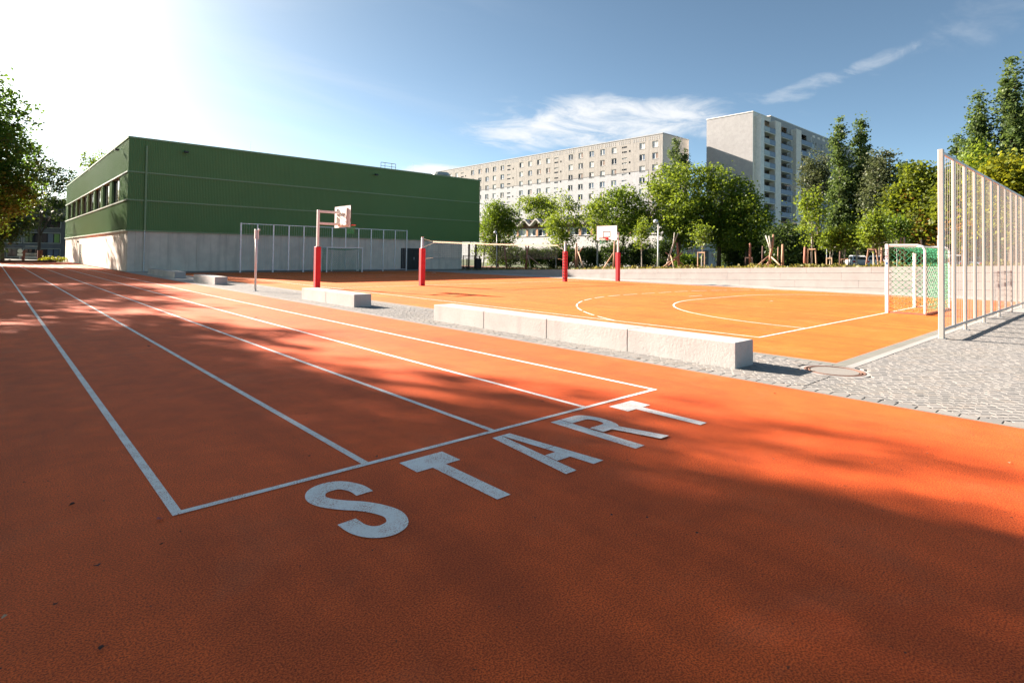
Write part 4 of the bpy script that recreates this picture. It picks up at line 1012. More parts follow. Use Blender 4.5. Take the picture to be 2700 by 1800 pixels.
# panelled end wall with sprayed tags
TE = lambda u, w, z: (u, YP0+w, z)
x = XP
while x < XP+24-0.1:
    MB().box(x+0.012, min(x+0.9, XP+24)-0.012, YP0-0.03, YP0+0.02, 0, 6.4).build('wall_panel', M['plaster_gable'], pav); x += 0.9
MB().box(XP, XP+24, YP0+0.021, YP0+0.06, 0, 6.4).build('end_wall', M['roof_dark'], pav)
MB().box(83.1, 85.3, YP0-0.9, YP0-0.031, 2.55, 2.75).build('door_canopy', M['tower_blue'], pav)
MB().box(83.3, 85.0, YP0-0.06, YP0-0.031, 0.4, 2.5).build('end_door', M['black'], pav)
Mt = lambda x, z: Matrix.Translation((x, YP0-0.036, z)) @ Matrix.Rotation(math.pi/2, 4, 'X')
text_mesh('AHOM', 1.05, M['graf_red'], 'graffiti', pav, Mt(80.0, 2.45), 0.002); text_mesh('WAS', 0.95, M['graf_red'], 'graffiti', pav, Mt(86.9, 1.9), 0.002)
mb = MB(); g_ = random.Random(3)
for s in range(15):
    px_, pz_ = g_.uniform(85.8, 91.0), g_.uniform(0.9, 2.1); q = g_.uniform(0, 6.28); last = None
    for i in range(9):
        nx_, nz_ = px_+0.16*math.cos(q), pz_+0.16*math.sin(q); q += g_.uniform(-0.3, 1.3)
        mb.bar((px_, YP0-0.038-0.0006*s, pz_), (nx_, YP0-0.038-0.0006*s, nz_), 0.004, 0.07, (0, 0, 1) if abs(nx_-px_) > 0.03 else (1, 0, 0)); px_, pz_ = nx_, nz_
mb.build('graffiti', M['graf_black'], pav)

# ------------------------------------------------------------------ school building far left
YS = 126.0
school = thing('school_building', 'dark grey three-storey school behind the trees beyond the track', 'building', (0, YS, 0))
TS = lambda u, w, z: (u, YS+w, z)
def sx(px): return on_y(px, 640, YS)[0]
def sz(px, py): return on_y(px, py, YS)[2]
rowz = [(sz(158, 601), sz(158, 575)), (sz(157, 641), sz(157, 616)), (sz(155, 677), sz(155, 657))]
hw_ = []
for (z0, z1) in rowz:
    hw_ += [(sx(108), sx(158), z0, z1), (sx(64), sx(100), z0, z1), (sx(20), sx(56), z0, z1)]
facade(MB(), TS, sx(-40), sx(190), 0, 10.0, hw_, 0.3).build('front_wall', M['school'], school)
MB().box(sx(-40), sx(190), YS+0.31, YS+14, 0, 9.9).build('core', M['black'], school)
MB().box(sx(-40)-0.1, sx(190)+0.1, YS-0.12, YS+14, 10.0, 10.25).build('roof_coping', M['trim_light'], school)
for k, (a, b, c, d) in enumerate(hw_):
    w = MB().box(a-0.08, b+0.08, YS-0.06, YS-0.004, c-0.1, c-0.001).box(a-0.08, b+0.08, YS-0.06, YS-0.004, d+0.001, d+0.1).box(a-0.1, a-0.001, YS-0.06, YS-0.004, c, d).box(b+0.001, b+0.1, YS-0.06, YS-0.004, c, d).build('window', M['trim_light'], school)
    n = 3
    for j in range(n):
        u0, u1 = a+(b-a)*j/n, a+(b-a)*(j+1)/n
        mt = 'glass_green' if (k == 3 and j == 2) else ('glass_blue' if (k in (3, 6) and j >= 1) else 'glass_dark')
        MB().box(u0+0.08, u1-0.08, YS+0.2, YS+0.22, c+0.06, d-0.06).build('pane', M[mt], w)
    MB().box(a, b, YS+0.221, YS+0.26, c, d).build('frame', M['black'], w)

# ------------------------------------------------------------------ vegetation
def leaf_mesh(name, mat, C, L, val, seed, up=0.35):
    r = np.random.default_rng(seed); N = len(C)
    n = r.normal(size=(N, 3)); n[:, 2] = np.abs(n[:, 2])+up; n /= np.linalg.norm(n, axis=1)[:, None]
    a = r.normal(size=(N, 3)); a -= (a*n).sum(1)[:, None]*n; a /= np.linalg.norm(a, axis=1)[:, None]; b = np.cross(n, a)
    L = (L*r.uniform(0.7, 1.25, N))[:, None]; w = L*r.uniform(0.32, 0.46, N)[:, None]; fold = n*(L*0.10)
    V = np.stack([C-a*L*0.5, C+b*w+fold, C+a*L*0.5, C-b*w+fold], 1).reshape(-1, 3).astype(np.float32)
    me = bpy.data.meshes.new(name); me.vertices.add(4*N); me.vertices.foreach_set('co', V.ravel())
    me.loops.add(4*N); me.loops.foreach_set('vertex_index', np.arange(4*N, dtype=np.int32))
    me.polygons.add(N); me.polygons.foreach_set('loop_start', np.arange(0, 4*N, 4, dtype=np.int32)); me.polygons.foreach_set('loop_total', np.full(N, 4, dtype=np.int32))
    me.update(calc_edges=True); me.materials.append(mat)
    at = me.attributes.new('rnd', 'FLOAT', 'FACE'); at.data.foreach_set('value', np.clip(val, 0, 1).astype(np.float32))
    return me
def lobe_leaves(r, lobes, nleaf, spread, per):
    """leaves gathered in sprays that sit mostly in the outer part of each lobe"""
    wts = np.array([(l[3]*l[4]*l[5])**(2/3)*(l[6] if len(l) > 6 else 1) for l in lobes]); wts /= wts.sum(); Cs, Vs = [], []
    for l, w in zip(lobes, wts):
        nc = max(2, int(nleaf*w/per)); d = r.normal(size=(nc, 3)); d /= np.linalg.norm(d, axis=1)[:, None]
        rad = 0.45+0.58*np.sqrt(r.uniform(size=(nc, 1))); c = np.array(l[:3])+d*rad*np.array(l[3:6])
        keep = c[:, 2] > l[2]-l[5]*0.92; c = c[keep]; cv = r.uniform(0.15, 0.85, len(c))
        k = r.integers(int(per*0.5), int(per*1.5)+1, len(c)); idx = np.repeat(np.arange(len(c)), k)
        off = r.normal(size=(len(idx), 3))*spread*np.array([1, 1, 0.62])*r.uniform(0.6, 1.3, (len(c), 1))[idx]
        Cs.append(c[idx]+off); Vs.append(cv[idx]+r.normal(size=len(idx))*0.16)
    return np.concatenate(Cs), np.concatenate(Vs)
def make_lobes(r, c, R, Hz, n=9, k=0.46):
    L = [(c[0], c[1], c[2], R*0.74, R*0.74, Hz*0.76)]
    for i in range(n):
        d = r.normal(size=3); d /= np.linalg.norm(d); s = k*r.uniform(0.7, 1.25)
        L.append((c[0]+d[0]*R*0.66, c[1]+d[1]*R*0.66, c[2]+d[2]*Hz*0.66, R*s, R*s, Hz*s*0.85))
    return L
def tree(name, label, b, H, lobes, nleaf, ls, leaf, trunk_r, seed, bark='bark', group='trees around the court', spread=0.42, per=26, limbs=9, trunk_top=None, cat='tree', xmax=None):
    r = np.random.default_rng(seed); b = Vector(b); t = thing(name, label, cat, b, group)
    cx, cy = np.mean([l[0] for l in lobes]), np.mean([l[1] for l in lobes]); ztop = max(l[2]+l[5]*0.6 for l in lobes); zlow = min(l[2]-l[5] for l in lobes)
    mb = MB(); tt = trunk_top or (b.z+H*0.78); pts, rs = [], []
    for i in range(9):
        k = i/8; pts.append((b.x+(cx-b.x)*k+r.normal()*0.05*H*0.1*k, b.y+(cy-b.y)*k+r.normal()*0.05*H*0.1*k, b.z-0.1+(tt-b.z)*k)); rs.append(trunk_r*(1-0.85*k)+0.012)
    mb.path(pts, rs, 9)
    for i in range(limbs):
        l = lobes[(i+1) % len(lobes)] if len(lobes) > 1 else lobes[0]; k = r.uniform(0.25, 0.8); s = Vector(pts[int(k*8)]); d = r.normal(size=3); d /= np.linalg.norm(d)
        e = Vector((l[0]+d[0]*l[3]*0.6, l[1]+d[1]*l[4]*0.6, max(s.z+0.3, l[2]+abs(d[2])*l[5]*0.5))); m = s.lerp(e, 0.45)+Vector((0, 0, -0.06*(e-s).length)); q = trunk_r*(1-0.85*k)*0.5
        mb.path([s, m, e], [q, q*0.6, 0.012], 5)
        for j in range(2):
            d = r.normal(size=3); e2 = m+Vector(d)*((e-s).length*0.22)+Vector((0, 0, 0.1)); mb.path([m, m.lerp(e2, 0.5), e2], [q*0.45, q*0.3, 0.01], 4)
    mb.build('trunk', M[bark], t, True)
    leafs = leaf if isinstance(leaf, list) else [(leaf, lobes, nleaf)]
    for mt, lb, nl in leafs:
        C, v = lobe_leaves(r, lb, nl, spread, per)
        if xmax is not None: k = C[:, 0] < xmax; C, v = C[k], v[k]            # lopped back from the track
        me = leaf_mesh('crown', M[mt], C, ls, v, seed+1)
        link(bpy.data.objects.new('crown', me), t)
    return t
def px_tree(name, label, px, ytop, ybot, hw, X, nleaf, ls, leaf, seed, trunk_r=0.16, bark='bark', group='trees around the court', spread=0.42, per=26, dpx=0, **kw):
    """broad tree whose crown spans the given photo rows; depth plane X"""
    r = np.random.default_rng(seed+500); b, H = stand(px, ytop, X); m = mpp(X, px); R = hw*m; zt = b.z+H; zb = on_x(px, ybot, X)[2]
    lb = make_lobes(r, (b.x, b.y, (zt+zb)/2), R, (zt-zb)/2)
    return tree(name, label, b, H, lb, nleaf, ls, leaf, trunk_r, seed, bark, group, spread, per, **kw)
def poplar(label, px, ytop, hw, X, nleaf, seed, ybot=690, stems=1, leaf='leaf_poplar'):
    r = np.random.default_rng(seed+900); b, H = stand(px, ytop, X); m = mpp(X, px); R = hw*m; lb = []
    z0 = max(b.z+0.8, on_x(px, ybot, X)[2]); zt = b.z+H
    n = 15
    for i in range(n):
        k = i/(n-1); z = z0+(zt-z0)*(0.04+0.92*k); rr = R*(0.62+0.75*math.sin(math.pi*min(1, k*0.9+0.12))-0.75*max(0, k-0.55))*0.62
        for j in range(2):
            q = r.uniform(0, 6.28); o = rr*r.uniform(0.15, 0.75); s = rr*r.uniform(0.55, 0.8)+0.15
            lb.append((b.x+o*math.cos(q), b.y+o*math.sin(q), z+r.uniform(-.4, .4), s, s, (zt-z0)/n*r.uniform(0.9, 1.5)))
    return tree('poplar_tree', label, b, H, lb, nleaf, 0.30, leaf, 0.28, seed, 'bark', 'poplars', 0.32, 22, limbs=16, trunk_top=zt-0.8)

T_ = 'trees around the court'
px_tree('leafy_tree', 'dense dark green tree close to the right end of the green hall', 1312, 530, 702, 60, 47, 15000, 0.21, 'leaf_maple', 101, 0.16)
px_tree('leafy_tree', 'bright green crown rising behind the zigzag roof of the pavilion', 1420, 512, 600, 56, 101, 7000, 0.42, 'leaf_bright', 102, 0.25, spread=0.6)
px_tree('leafy_tree', 'slim light green tree in front of the pavilion windows', 1487, 505, 668, 56, 45, 4600, 0.22, 'leaf_bright', 103, 0.09, spread=0.40, per=20)
px_tree('leafy_tree', 'slender tree on two pale stems left of the front-facing backboard', 1575, 520, 655, 38, 42, 2600, 0.21, 'leaf_bright', 104, 0.08, 'bark_pale', spread=0.36, per=18)
px_tree('leafy_tree', 'mid green tree behind the front-facing basketball backboard', 1640, 478, 660, 72, 54, 9500, 0.25, 'leaf_maple', 105, 0.16, spread=0.45)
px_tree('leafy_tree', 'big yellow-green tree in front of the beige slab gable', 1788, 398, 665, 92, 56, 15000, 0.27, 'leaf_bright', 106, 0.26, spread=0.50)
px_tree('leafy_tree', 'tall dark-shaded maple in front of the pale tower gable', 1895, 408, 655, 76, 58, 12000, 0.27, 'leaf_bright', 107, 0.24, spread=0.50)
px_tree('leafy_tree', 'lower maple sloping down in front of the first balcony stack', 1968, 500, 665, 58, 57, 7000, 0.26, 'leaf_bright', 108, 0.18, spread=0.46)
px_tree('leafy_tree', 'dark low tree in front of the tower balconies beside the V-shaped logs', 2062, 590, 680, 48, 52, 5200, 0.24, 'leaf_dark', 109, 0.14, spread=0.42)
poplar('small pointed poplar standing against the beige slab gable', 1778, 362, 24, 100, 2800, 201, 480)
poplar('short second poplar tip beside the pointed one at the slab gable', 1806, 402, 13, 101, 1300, 202, 480)
poplar('left one of the two tall slim poplars in front of the tower', 2214, 318, 38, 80, 13000, 203)
poplar('right one of the two tall slim poplars in front of the tower', 2270, 309, 36, 82, 13000, 204)
px_tree('airy_tree', 'airy grey-green tree left of the two slim poplars', 2160, 392, 560, 46, 84, 5200, 0.30, 'leaf_silver', 110, 0.2, spread=0.45, per=18)
px_tree('airy_tree', 'loose grey-green tree leaning out right of the two slim poplars', 2322, 372, 640, 42, 78, 7000, 0.30, 'leaf_silver', 111, 0.2, spread=0.45, per=18)
px_tree('airy_tree', 'small dark crown between the poplars and the browning chestnut', 2388, 414, 560, 36, 88, 3600, 0.30, 'leaf_dark', 112, 0.18, spread=0.45, per=18)
def chestnut(label, px, ytop, ybot, hw, X, n, seed, rust, top='leaf_chestnut'):
    r = np.random.default_rng(seed+500); b, H = stand(px, ytop, X); m = mpp(X, px); R = hw*m; zt = b.z+H; zb = on_x(px, ybot, X)[2]; h_ = (zt-zb)/2
    lb = make_lobes(r, (b.x, b.y, (zt+zb)/2), R, h_, 12, 0.4); lo = [(l[0], l[1], l[2]-h_*0.25, l[3]*0.98, l[4]*0.98, l[5]*0.8) for l in lb if l[2] < (zt+zb)/2+0.1*h_]
    return tree('chestnut_tree', label, b, H, lb, n, 0.30, [(top, lb, int(n*(1-rust))), ('leaf_rust', lo or lb, int(n*rust))], 0.3, seed, 'bark', 'chestnut trees', 0.46, 30, limbs=10)
chestnut('chestnut with browning lower leaves left of the aluminium fence', 2432, 428, 668, 84, 62, 13000, 301, 0.14)
chestnut('chestnut seen through the left bars of the aluminium fence', 2545, 430, 660, 70, 58, 10000, 302, 0.10)
chestnut('bright yellow-green chestnut at the right edge above the fence', 2668, 372, 665, 100, 50, 15000, 303, 0.04, 'leaf_yellow')
px_tree('leafy_tree', 'mid green round tree behind the top rail of the aluminium fence', 2575, 385, 600, 66, 66, 9000, 0.30, 'leaf_bright', 113, 0.2, spread=0.48)
poplar('stubby poplar top just left of the fence-side poplars', 2527, 358, 20, 86, 2600, 205, 560)
poplar('left one of the two tall poplars at the right edge', 2585, 250, 40, 80, 12000, 206, 640)
poplar('tallest poplar at the right edge of the picture', 2672, 172, 54, 80, 18000, 207, 640)
poplar('poplar half cut by the right edge of the picture', 2712, 240, 28, 84, 5000, 208, 640)
# young trees in the planted strip
def stakes(label, pxs, ytop, X, mt='wood_pale', lean=0.0, cross=True, depth=0.5):
    f = thing('tree_stake_frame', label, 'stake frame', stand(sum(pxs)/len(pxs), ytop, X)[0], 'timber stake frames'); tops = []
    mid_ = sum(pxs)/len(pxs)
    for k, q in enumerate(pxs):
        for dx in ((0, depth) if len(pxs) == 2 else (0.0,)):
            b, H = stand(q, ytop, X+dx); c = stand(mid_, ytop, X+dx)[0]; tp = Vector((b.x, b.y+(c.y-b.y)*lean, b.z+H)); tops.append(tp)
            MB().tube((b.x, b.y, b.z-0.1), tp, 0.042, 0.038, 7).build('stake', M[mt], f)
    if cross and len(tops) >= 4:
        for a, b in ((0, 2), (1, 3), (0, 1), (2, 3)): MB().bar(tops[a]-Vector((0, 0, 0.045)), tops[b]-Vector((0, 0, 0.045)), 0.05, 0.075).build('cross_rail', M[mt], f)
    return f
stakes('pale stake frame round the slim trunk left of the graffiti wall', (1840, 1858), 664, 36)
stakes('tall pale stake frame below the airy light green young tree', (2128, 2153), 655, 36, lean=0.25)
stakes('low stake frame beside the small white signboard', (2180, 2194), 679, 37)
stakes('low stake frame left of the parked white car', (2219, 2236), 681, 37, 'wood')
stakes('large tapered stake frame left of the near goal', (2282, 2318), 655, 35, 'wood', lean=0.45)
stakes('dark low stake frame left of the V-shaped logs', (1966, 1984), 678, 38, 'wood_dark')
Y_ = 'young staked trees'
def young(label, px, ytop, ybot, hw, X, n, leaf, seed, r_=0.035, bark='bark_pale'):
    return px_tree('young_tree', label, px, ytop, ybot, hw, X, n, 0.15, leaf, seed, r_, bark, Y_, spread=0.24, per=16, limbs=6)
young('thin young tree left of the street lamp by the backboard', 1692, 575, 668, 22, 36, 1500, 'leaf_bright', 401)
young('leafy young tree inside the pale stakes left of the graffiti', 1850, 590, 650, 20, 36.2, 1100, 'leaf_bright', 402)
young('airy light green young tree above the tall pale stake frame', 2140, 495, 656, 38, 36.2, 2300, 'leaf_bright', 403, 0.05)
young('small young tree beside the white signboard', 2188, 600, 655, 22, 37.2, 1400, 'leaf_bright', 404)
young('bright green young tree left of the white car', 2226, 585, 660, 26, 37.2, 1900, 'leaf_bright', 405)
young('young tree standing in front of the white car', 2260, 598, 662, 19, 37.5, 1200, 'leaf_maple', 406)
young('upright young tree in the large tapered stake frame', 2304, 545, 658, 28, 35.2, 2600, 'leaf_bright', 407, 0.045)
young('young tree behind the near goal net', 2366, 560, 650, 28, 39, 1800, 'leaf_maple', 408)
young('thin young tree at the left of the far volleyball post', 1466, 620, 680, 16, 34, 500, 'leaf_bright', 409, 0.03)
# shrubs and hedges below the trees
SH = 'dark shrubs under the trees'
def shrub(label, px, ytop, hw, X, n, seed, leaf='leaf_hedge', name='shrub', group=SH, ls=0.2):
    b, H = stand(px, ytop, X); m = mpp(X, px); R = hw*m; r = np.random.default_rng(seed)
    lb = [(b.x, b.y, b.z+H*0.45, R*0.85, R*0.85, H*0.52)]
    for i in range(6):
        q = r.uniform(0, 6.28); lb.append((b.x+R*0.55*math.cos(q), b.y+R*0.55*math.sin(q), b.z+H*r.uniform(0.3, 0.62), R*0.45, R*0.45, H*0.36))
    return tree(name, label, b, H, lb, n, ls, leaf, 0.06, seed, 'bark', group, 0.26, 22, limbs=5, cat='shrub')
shrub('dark shrub at the foot of the tree beside the hall', 1345, 645, 40, 50, 3000, 501)
shrub('clipped bright-topped hedge shrub under the white pavilion wall', 1405, 655, 36, 50, 3200, 502, 'leaf_maple')
shrub('dark shrub behind the far volleyball post', 1470, 660, 36, 50, 2600, 503)
shrub('dark shrub between the volleyball post and the backboard', 1545, 650, 42, 50, 3200, 504)
shrub('dark shrub right behind the padded pole of the facing hoop', 1615, 640, 42, 50, 3400, 505)
shrub('tall dark shrub behind the street lamp left of the log tripod', 1690, 628, 44, 48, 4000, 506)
shrub('dark shrub between the street lamp and the big tree trunk', 1745, 625, 34, 52, 3000, 507)
shrub('low green shrub at the foot of the big yellow-green tree', 1815, 668, 30, 46, 2200, 508, 'leaf_maple')
shrub('black-green shrub right of the graffiti wall', 1950, 645, 42, 60, 3600, 509)
shrub('black-green shrub behind the V-shaped logs', 2030, 640, 50, 58, 4400, 510)
shrub('black-green shrub in front of the tower foot', 2110, 625, 46, 58, 4400, 511)
shrub('dark shrub behind the airy young tree', 2175, 610, 44, 60, 4200, 512, 'leaf_dark')
shrub('dark shrub behind the parked white cars on the left', 2240, 612, 44, 84, 4200, 513, 'leaf_dark', ls=0.3)
shrub('dark shrub behind the parked white cars on the right', 2310, 605, 48, 84, 4400, 514, 'leaf_dark', ls=0.3)
shrub('dark shrub behind the near goal', 2385, 600, 46, 74, 4200, 515, 'leaf_dark', ls=0.28)
shrub('dark shrub under the browning chestnut', 2455, 625, 46, 72, 3600, 516, 'leaf_dark', ls=0.28)
shrub('dark shrub behind the first fence bars', 2520, 610, 46, 74, 3800, 517, 'leaf_dark', ls=0.28)
shrub('dark shrub behind the middle fence bars', 2590, 610, 50, 72, 3800, 518, 'leaf_dark', ls=0.28)
shrub('dark shrub behind the right-hand fence bars', 2665, 605, 56, 70, 4000, 519, 'leaf_dark', ls=0.28)
def hedge(label, px0, px1, ytop, X, depth, n, seed, leaf='leaf_hedge', ls=0.22):
    a, H0 = stand(px0, ytop, X); b, H1 = stand(px1, ytop, X); r = np.random.default_rng(seed); H = 0.5*(H0+H1)
    t = thing('hedge', label, 'hedge', (X, 0.5*(a.y+b.y), garden_z(X, 0.5*(a.y+b.y))), 'hedges behind the planting')
    nc = n//24; u = r.uniform(size=nc); top = H*(0.80+0.20*np.sin(u*37+seed)*np.sin(u*91+1.0))
    c = np.stack([X+r.uniform(-depth/2, depth/2, nc), a.y+(b.y-a.y)*u, a.z+(b.z-a.z)*u+top*np.sqrt(r.uniform(size=nc))], 1); v = r.uniform(0.1, 0.8, nc)
    idx = np.repeat(np.arange(nc), 24); C = c[idx]+r.normal(size=(len(idx), 3))*0.26
    link(bpy.data.objects.new('foliage', leaf_mesh('foliage', M[leaf], C, ls, v[idx]+r.normal(size=len(idx))*0.15, seed+3)), t)
    mb = MB(); n_ = int(abs(b.y-a.y)/1.2)
    for k in range(n_): q = a.lerp(b, (k+0.5)/n_); mb.path([q-Vector((0, 0, 0.1)), q+Vector((0.05, 0.05, H*0.35)), q+Vector((0.1, -0.1, H*0.7))], [0.05, 0.035, 0.012], 5)
    mb.build('stems', M['bark'], t)
hedge('long dark hedge below the white pavilion wall', 1300, 1770, 652, 60, 1.6, 26000, 801)
hedge('tall dark hedge belt between the graffiti wall and the poplars', 1905, 2190, 622, 70, 3.0, 23000, 802, 'leaf_dark', 0.28)
hedge('tall dark hedge belt behind the goal and the aluminium fence', 2250, 2760, 600, 90, 3.5, 30000, 803, 'leaf_dark', 0.32)
# rough grasses and seedlings along the top of the wall: nobody could count them
r = np.random.default_rng(77); N = 3200
yy = r.uniform(-12, 39, N); xx = 31.3+r.uniform(size=N)*4.5; zb_ = np.array([garden_z(a, b) for a, b in zip(xx, yy)])
clump = np.clip(0.5+0.9*np.sin(yy*2.3)*np.sin(yy*0.61+1.3), 0.08, 1.3); hgt = r.uniform(0.0, 0.42, N)*clump
me = leaf_mesh('ground_cover', M['weed'], np.stack([xx, yy, zb_+hgt*0.5], 1), 0.17, r.uniform(size=N), 78, 0.0)
tag(link(bpy.data.objects.new('ground_cover', me)), 'rough grass and seedlings along the top of the retaining wall', 'ground cover', kind='stuff')

# trees along the left side of the track: the nearest ones stand left of the picture and shade the track
def side_tree(label, x, y, R, H, zb, n, seed, leaf='leaf_maple', ls=0.30, nl=11, spread=0.46, per=30):
    r = np.random.default_rng(seed+40); lb = make_lobes(r, (x, y, (H+zb)/2), R, (H-zb)/2, nl, 0.44)
    return tree('lime_tree', label, (x, y, -0.03), H, lb, n, ls, leaf, 0.24, seed, 'bark', 'tall trees along the left side of the track', spread, per, limbs=12, xmax=-1.5 if x < -6 else None)
side_tree('tall tree left of the start line, nearest to the camera', -7.4, 14.5, 5.0, 13.2, 3.0, 15000, 601, spread=0.5, per=36)
side_tree('second tall tree along the left edge of the track', -7.0, 22.8, 5.35, 14.2, 2.8, 16000, 602, spread=0.5, per=36)
side_tree('third tall tree along the left edge of the track', -7.4, 31.0, 4.8, 13.0, 3.2, 9000, 603, spread=0.5, per=45)
side_tree('fourth tall tree along the left edge of the track', -7.6, 40.0, 5.0, 13.6, 3.0, 9000, 604, spread=0.5, per=60)
side_tree('fifth tall tree along the left edge of the track', -6.4, 50.0, 4.8, 15.0, 3.0, 10000, 605)
side_tree('big dark leafy tree filling the left edge above the track', -4.0, 64.0, 6.8, 16.9, 1.2, 60000, 606, 'leaf_lime', 0.30, 20, 0.5)
side_tree('unseen tall tree added left of the camera to darken the foreground', -10.5, 4.0, 4.8, 12.5, 3.0, 6000, 613, 'leaf_lime', 0.40)  # added out of view: its crown blocks sky and deepens the near shade
side_tree('unseen tall tree added behind the camera to darken the foreground', 1.5, -19.0, 5.6, 12.5, 3.0, 6500, 615, 'leaf_lime', 0.42)  # another added crown, never in view, that cuts sky light on the foreground
side_tree('sixth tall tree along the left edge of the track', -7.6, 59.0, 5.0, 15.0, 3.0, 9500, 611)
side_tree('seventh tall tree along the left edge of the track', -7.8, 68.0, 5.2, 15.5, 3.0, 9500, 612)
side_tree('dark tree between the big left tree and the hall roof', 5.2, 118.0, 5.5, 18.5, 5.0, 8000, 607, 'leaf_dark', 0.34)
side_tree('dark tree top peeping over the far end of the hall roof', 13.0, 112.0, 4.6, 18.0, 5.0, 6500, 610, 'leaf_maple', 0.34)
side_tree('yellow-green drooping tree in front of the grey school', 0.4, 92.0, 3.4, 10.6, 4.2, 6500, 608, 'leaf_yellow', 0.24, 9, 0.4, 24)
side_tree('shaded low tree in front of the school gate', -1.2, 84.0, 3.6, 8.5, 0.6, 11000, 609, 'leaf_dark', 0.24, 9, 0.4, 24)
for k, (px, py) in enumerate(((122, 679), (138, 681), (160, 680))):
    c = on_y(px, 688, 87.0); zt = on_y(px, py, 87.0)[2]
    tree('golden_shrub', ('yellow-green shrub left of two at the far end of the track', 'small yellow-green shrub between its two neighbours at the track end', 'yellow-green shrub at the far corner of the hall')[k], (c[0], 87.0, -0.03), zt, [(c[0], 87.0, zt*0.5, 0.62, 0.5, zt*0.55)], 420, 0.14, 'leaf_yellow', 0.03, 700+k, 'bark', 'yellow-green shrubs at the track end', 0.2, 14, limbs=3, trunk_top=zt*0.6, cat='shrub')

# ------------------------------------------------------------------ rough timber frames and posts
def ft(px, X):
    b = on_x(px, 700, X); return Vector((X, b[1], garden_z(X, b[1])-0.1))
def at(px, py, X): return Vector(on_x(px, py, X))
def logs(label, X, px, items):
    t = thing('log_frame', label, 'log frame', stand(px, 660, X)[0], 'rough log frames in the planting')
    for nm, pts, r0, r1, mt in items:
        P3 = [ft(q[0], X+q[1]) if len(q) == 2 else at(q[0], q[1], X+q[2]) for q in pts]; n = len(P3)
        MB().path(P3, [r0+(r1-r0)*k/(n-1) for k in range(n)], 8).build(nm, M[mt], t, True)
logs('tall crooked forked log braced by a leaning post and poles', 36, 1780, [
    ('forked_log', [(1757, 0), (1763, 680, 0), (1772, 655, 0), (1776, 642, 0), (1779, 613, 0)], 0.085, 0.045, 'bark_pale'), ('fork_branch', [(1775, 645, 0.02), (1781, 630, 0.05), (1788, 615, 0.1)], 0.055, 0.04, 'bark_pale'),
    ('post', [(1791, 0.5), (1788, 670, 0.5), (1785, 640, 0.5)], 0.09, 0.075, 'wood_red'), ('brace', [(1739, -0.6), (1800, 664, 0.6)], 0.055, 0.045, 'wood'), ('brace', [(1750, 0.9), (1798, 668, 0.65)], 0.05, 0.045, 'wood_red'),
    ('brace', [(1822, 0.8), (1754, 665, 0.15)], 0.05, 0.042, 'wood_red'), ('brace', [(1779, -0.7), (1768, 672, -0.1)], 0.045, 0.04, 'wood_pale')])
logs('cluster of three forked logs spreading in a V behind the wall', 36, 2034, [
    ('forked_log', [(2028, 0), (2031, 675, 0), (2036, 650, 0), (2040, 618, 0)], 0.10, 0.06, 'wood'), ('fork_branch', [(2033, 662, 0.1), (2027, 642, 0.2), (2019, 621, 0.3)], 0.07, 0.045, 'bark_pale'), ('fork_branch', [(2034, 655, -0.1), (2031, 640, -0.1), (2028, 622, -0.1)], 0.06, 0.045, 'bark_pale'),
    ('brace', [(1985, -0.5), (2027, 675, 0)], 0.05, 0.045, 'wood'), ('brace', [(2070, -0.5), (2032, 676, 0.0)], 0.05, 0.045, 'wood_pale'), ('brace', [(2011, 0.8), (2030, 686, 0.1)], 0.05, 0.045, 'wood')])
logs('Y-shaped forked log with two braces below the white pavilion wall', 34, 1392, [
    ('forked_log', [(1386, 0), (1389, 680, 0), (1390, 664, 0), (1395, 645, 0)], 0.10, 0.06, 'wood_red'), ('fork_branch', [(1390, 666, 0.02), (1387, 655, 0.1), (1386, 644, 0.15)], 0.065, 0.05, 'wood_red'),
    ('brace', [(1401, -0.4), (1391, 673, 0)], 0.05, 0.045, 'wood_pale'), ('brace', [(1442, 0.3), (1392, 673, 0.05)], 0.05, 0.042, 'wood')])
logs('straight post with crossing braces right of the volleyball post', 34, 1519, [
    ('post', [(1518, 0), (1519, 675, 0), (1520, 641, 0)], 0.085, 0.07, 'wood'), ('brace', [(1497, 0.8), (1536, 653, -0.2)], 0.05, 0.042, 'wood_red'), ('brace', [(1541, -0.4), (1525, 664, 0)], 0.05, 0.042, 'wood_pale'), ('stake', [(1524, 0.3), (1523, 650, 0.25)], 0.04, 0.036, 'wood_pale')])
logs('tall post with a single brace hidden behind the facing hoop pole', 34, 1619, [
    ('post', [(1618, 0), (1620, 675, 0), (1621, 636, 0)], 0.09, 0.075, 'wood'), ('brace', [(1588, 0.3), (1618, 666, 0.0)], 0.055, 0.045, 'wood_pale')])
logs('crossed forked poles with a long brace beside the left street lamp', 40, 1333, [
    ('forked_log', [(1338, 0), (1333, 680, 0), (1331, 666, 0), (1327, 638, 0)], 0.09, 0.06, 'wood_red'), ('fork_branch', [(1332, 668, 0.0), (1332, 655, 0.1), (1333, 639, 0.2)], 0.065, 0.05, 'wood_red'), ('brace', [(1287, -0.6), (1330, 669, 0.0)], 0.05, 0.042, 'wood_pale')])
def pole(label, px, ytop, X, r0, mt, px2=None):
    b, H = stand(px, ytop, X); b0 = ft(px, X); tp = at(px2 or px, ytop, X); t = thing('timber_post', label, 'post', b, 'upright timber posts in the planting')
    mid = b0.lerp(tp, 0.5)+Vector((0, 0.02, 0)); MB().path([b0, mid, tp], [r0, r0*0.95, r0*0.85], 9).build('shaft', M[mt], t, True)
    MB().tube(tp, tp+Vector((0, 0, 0.02)), r0*0.83, r0*0.6, 9).build('cut_top', M['wood_pale'], t)
pole('slim leaning pole near the black gate beside the hall', 1273, 633, 41, 0.06, 'wood_pale', 1281)
pole('reddish post with a young tree tied to it left of the V logs', 1978, 642, 37, 0.08, 'wood_red')
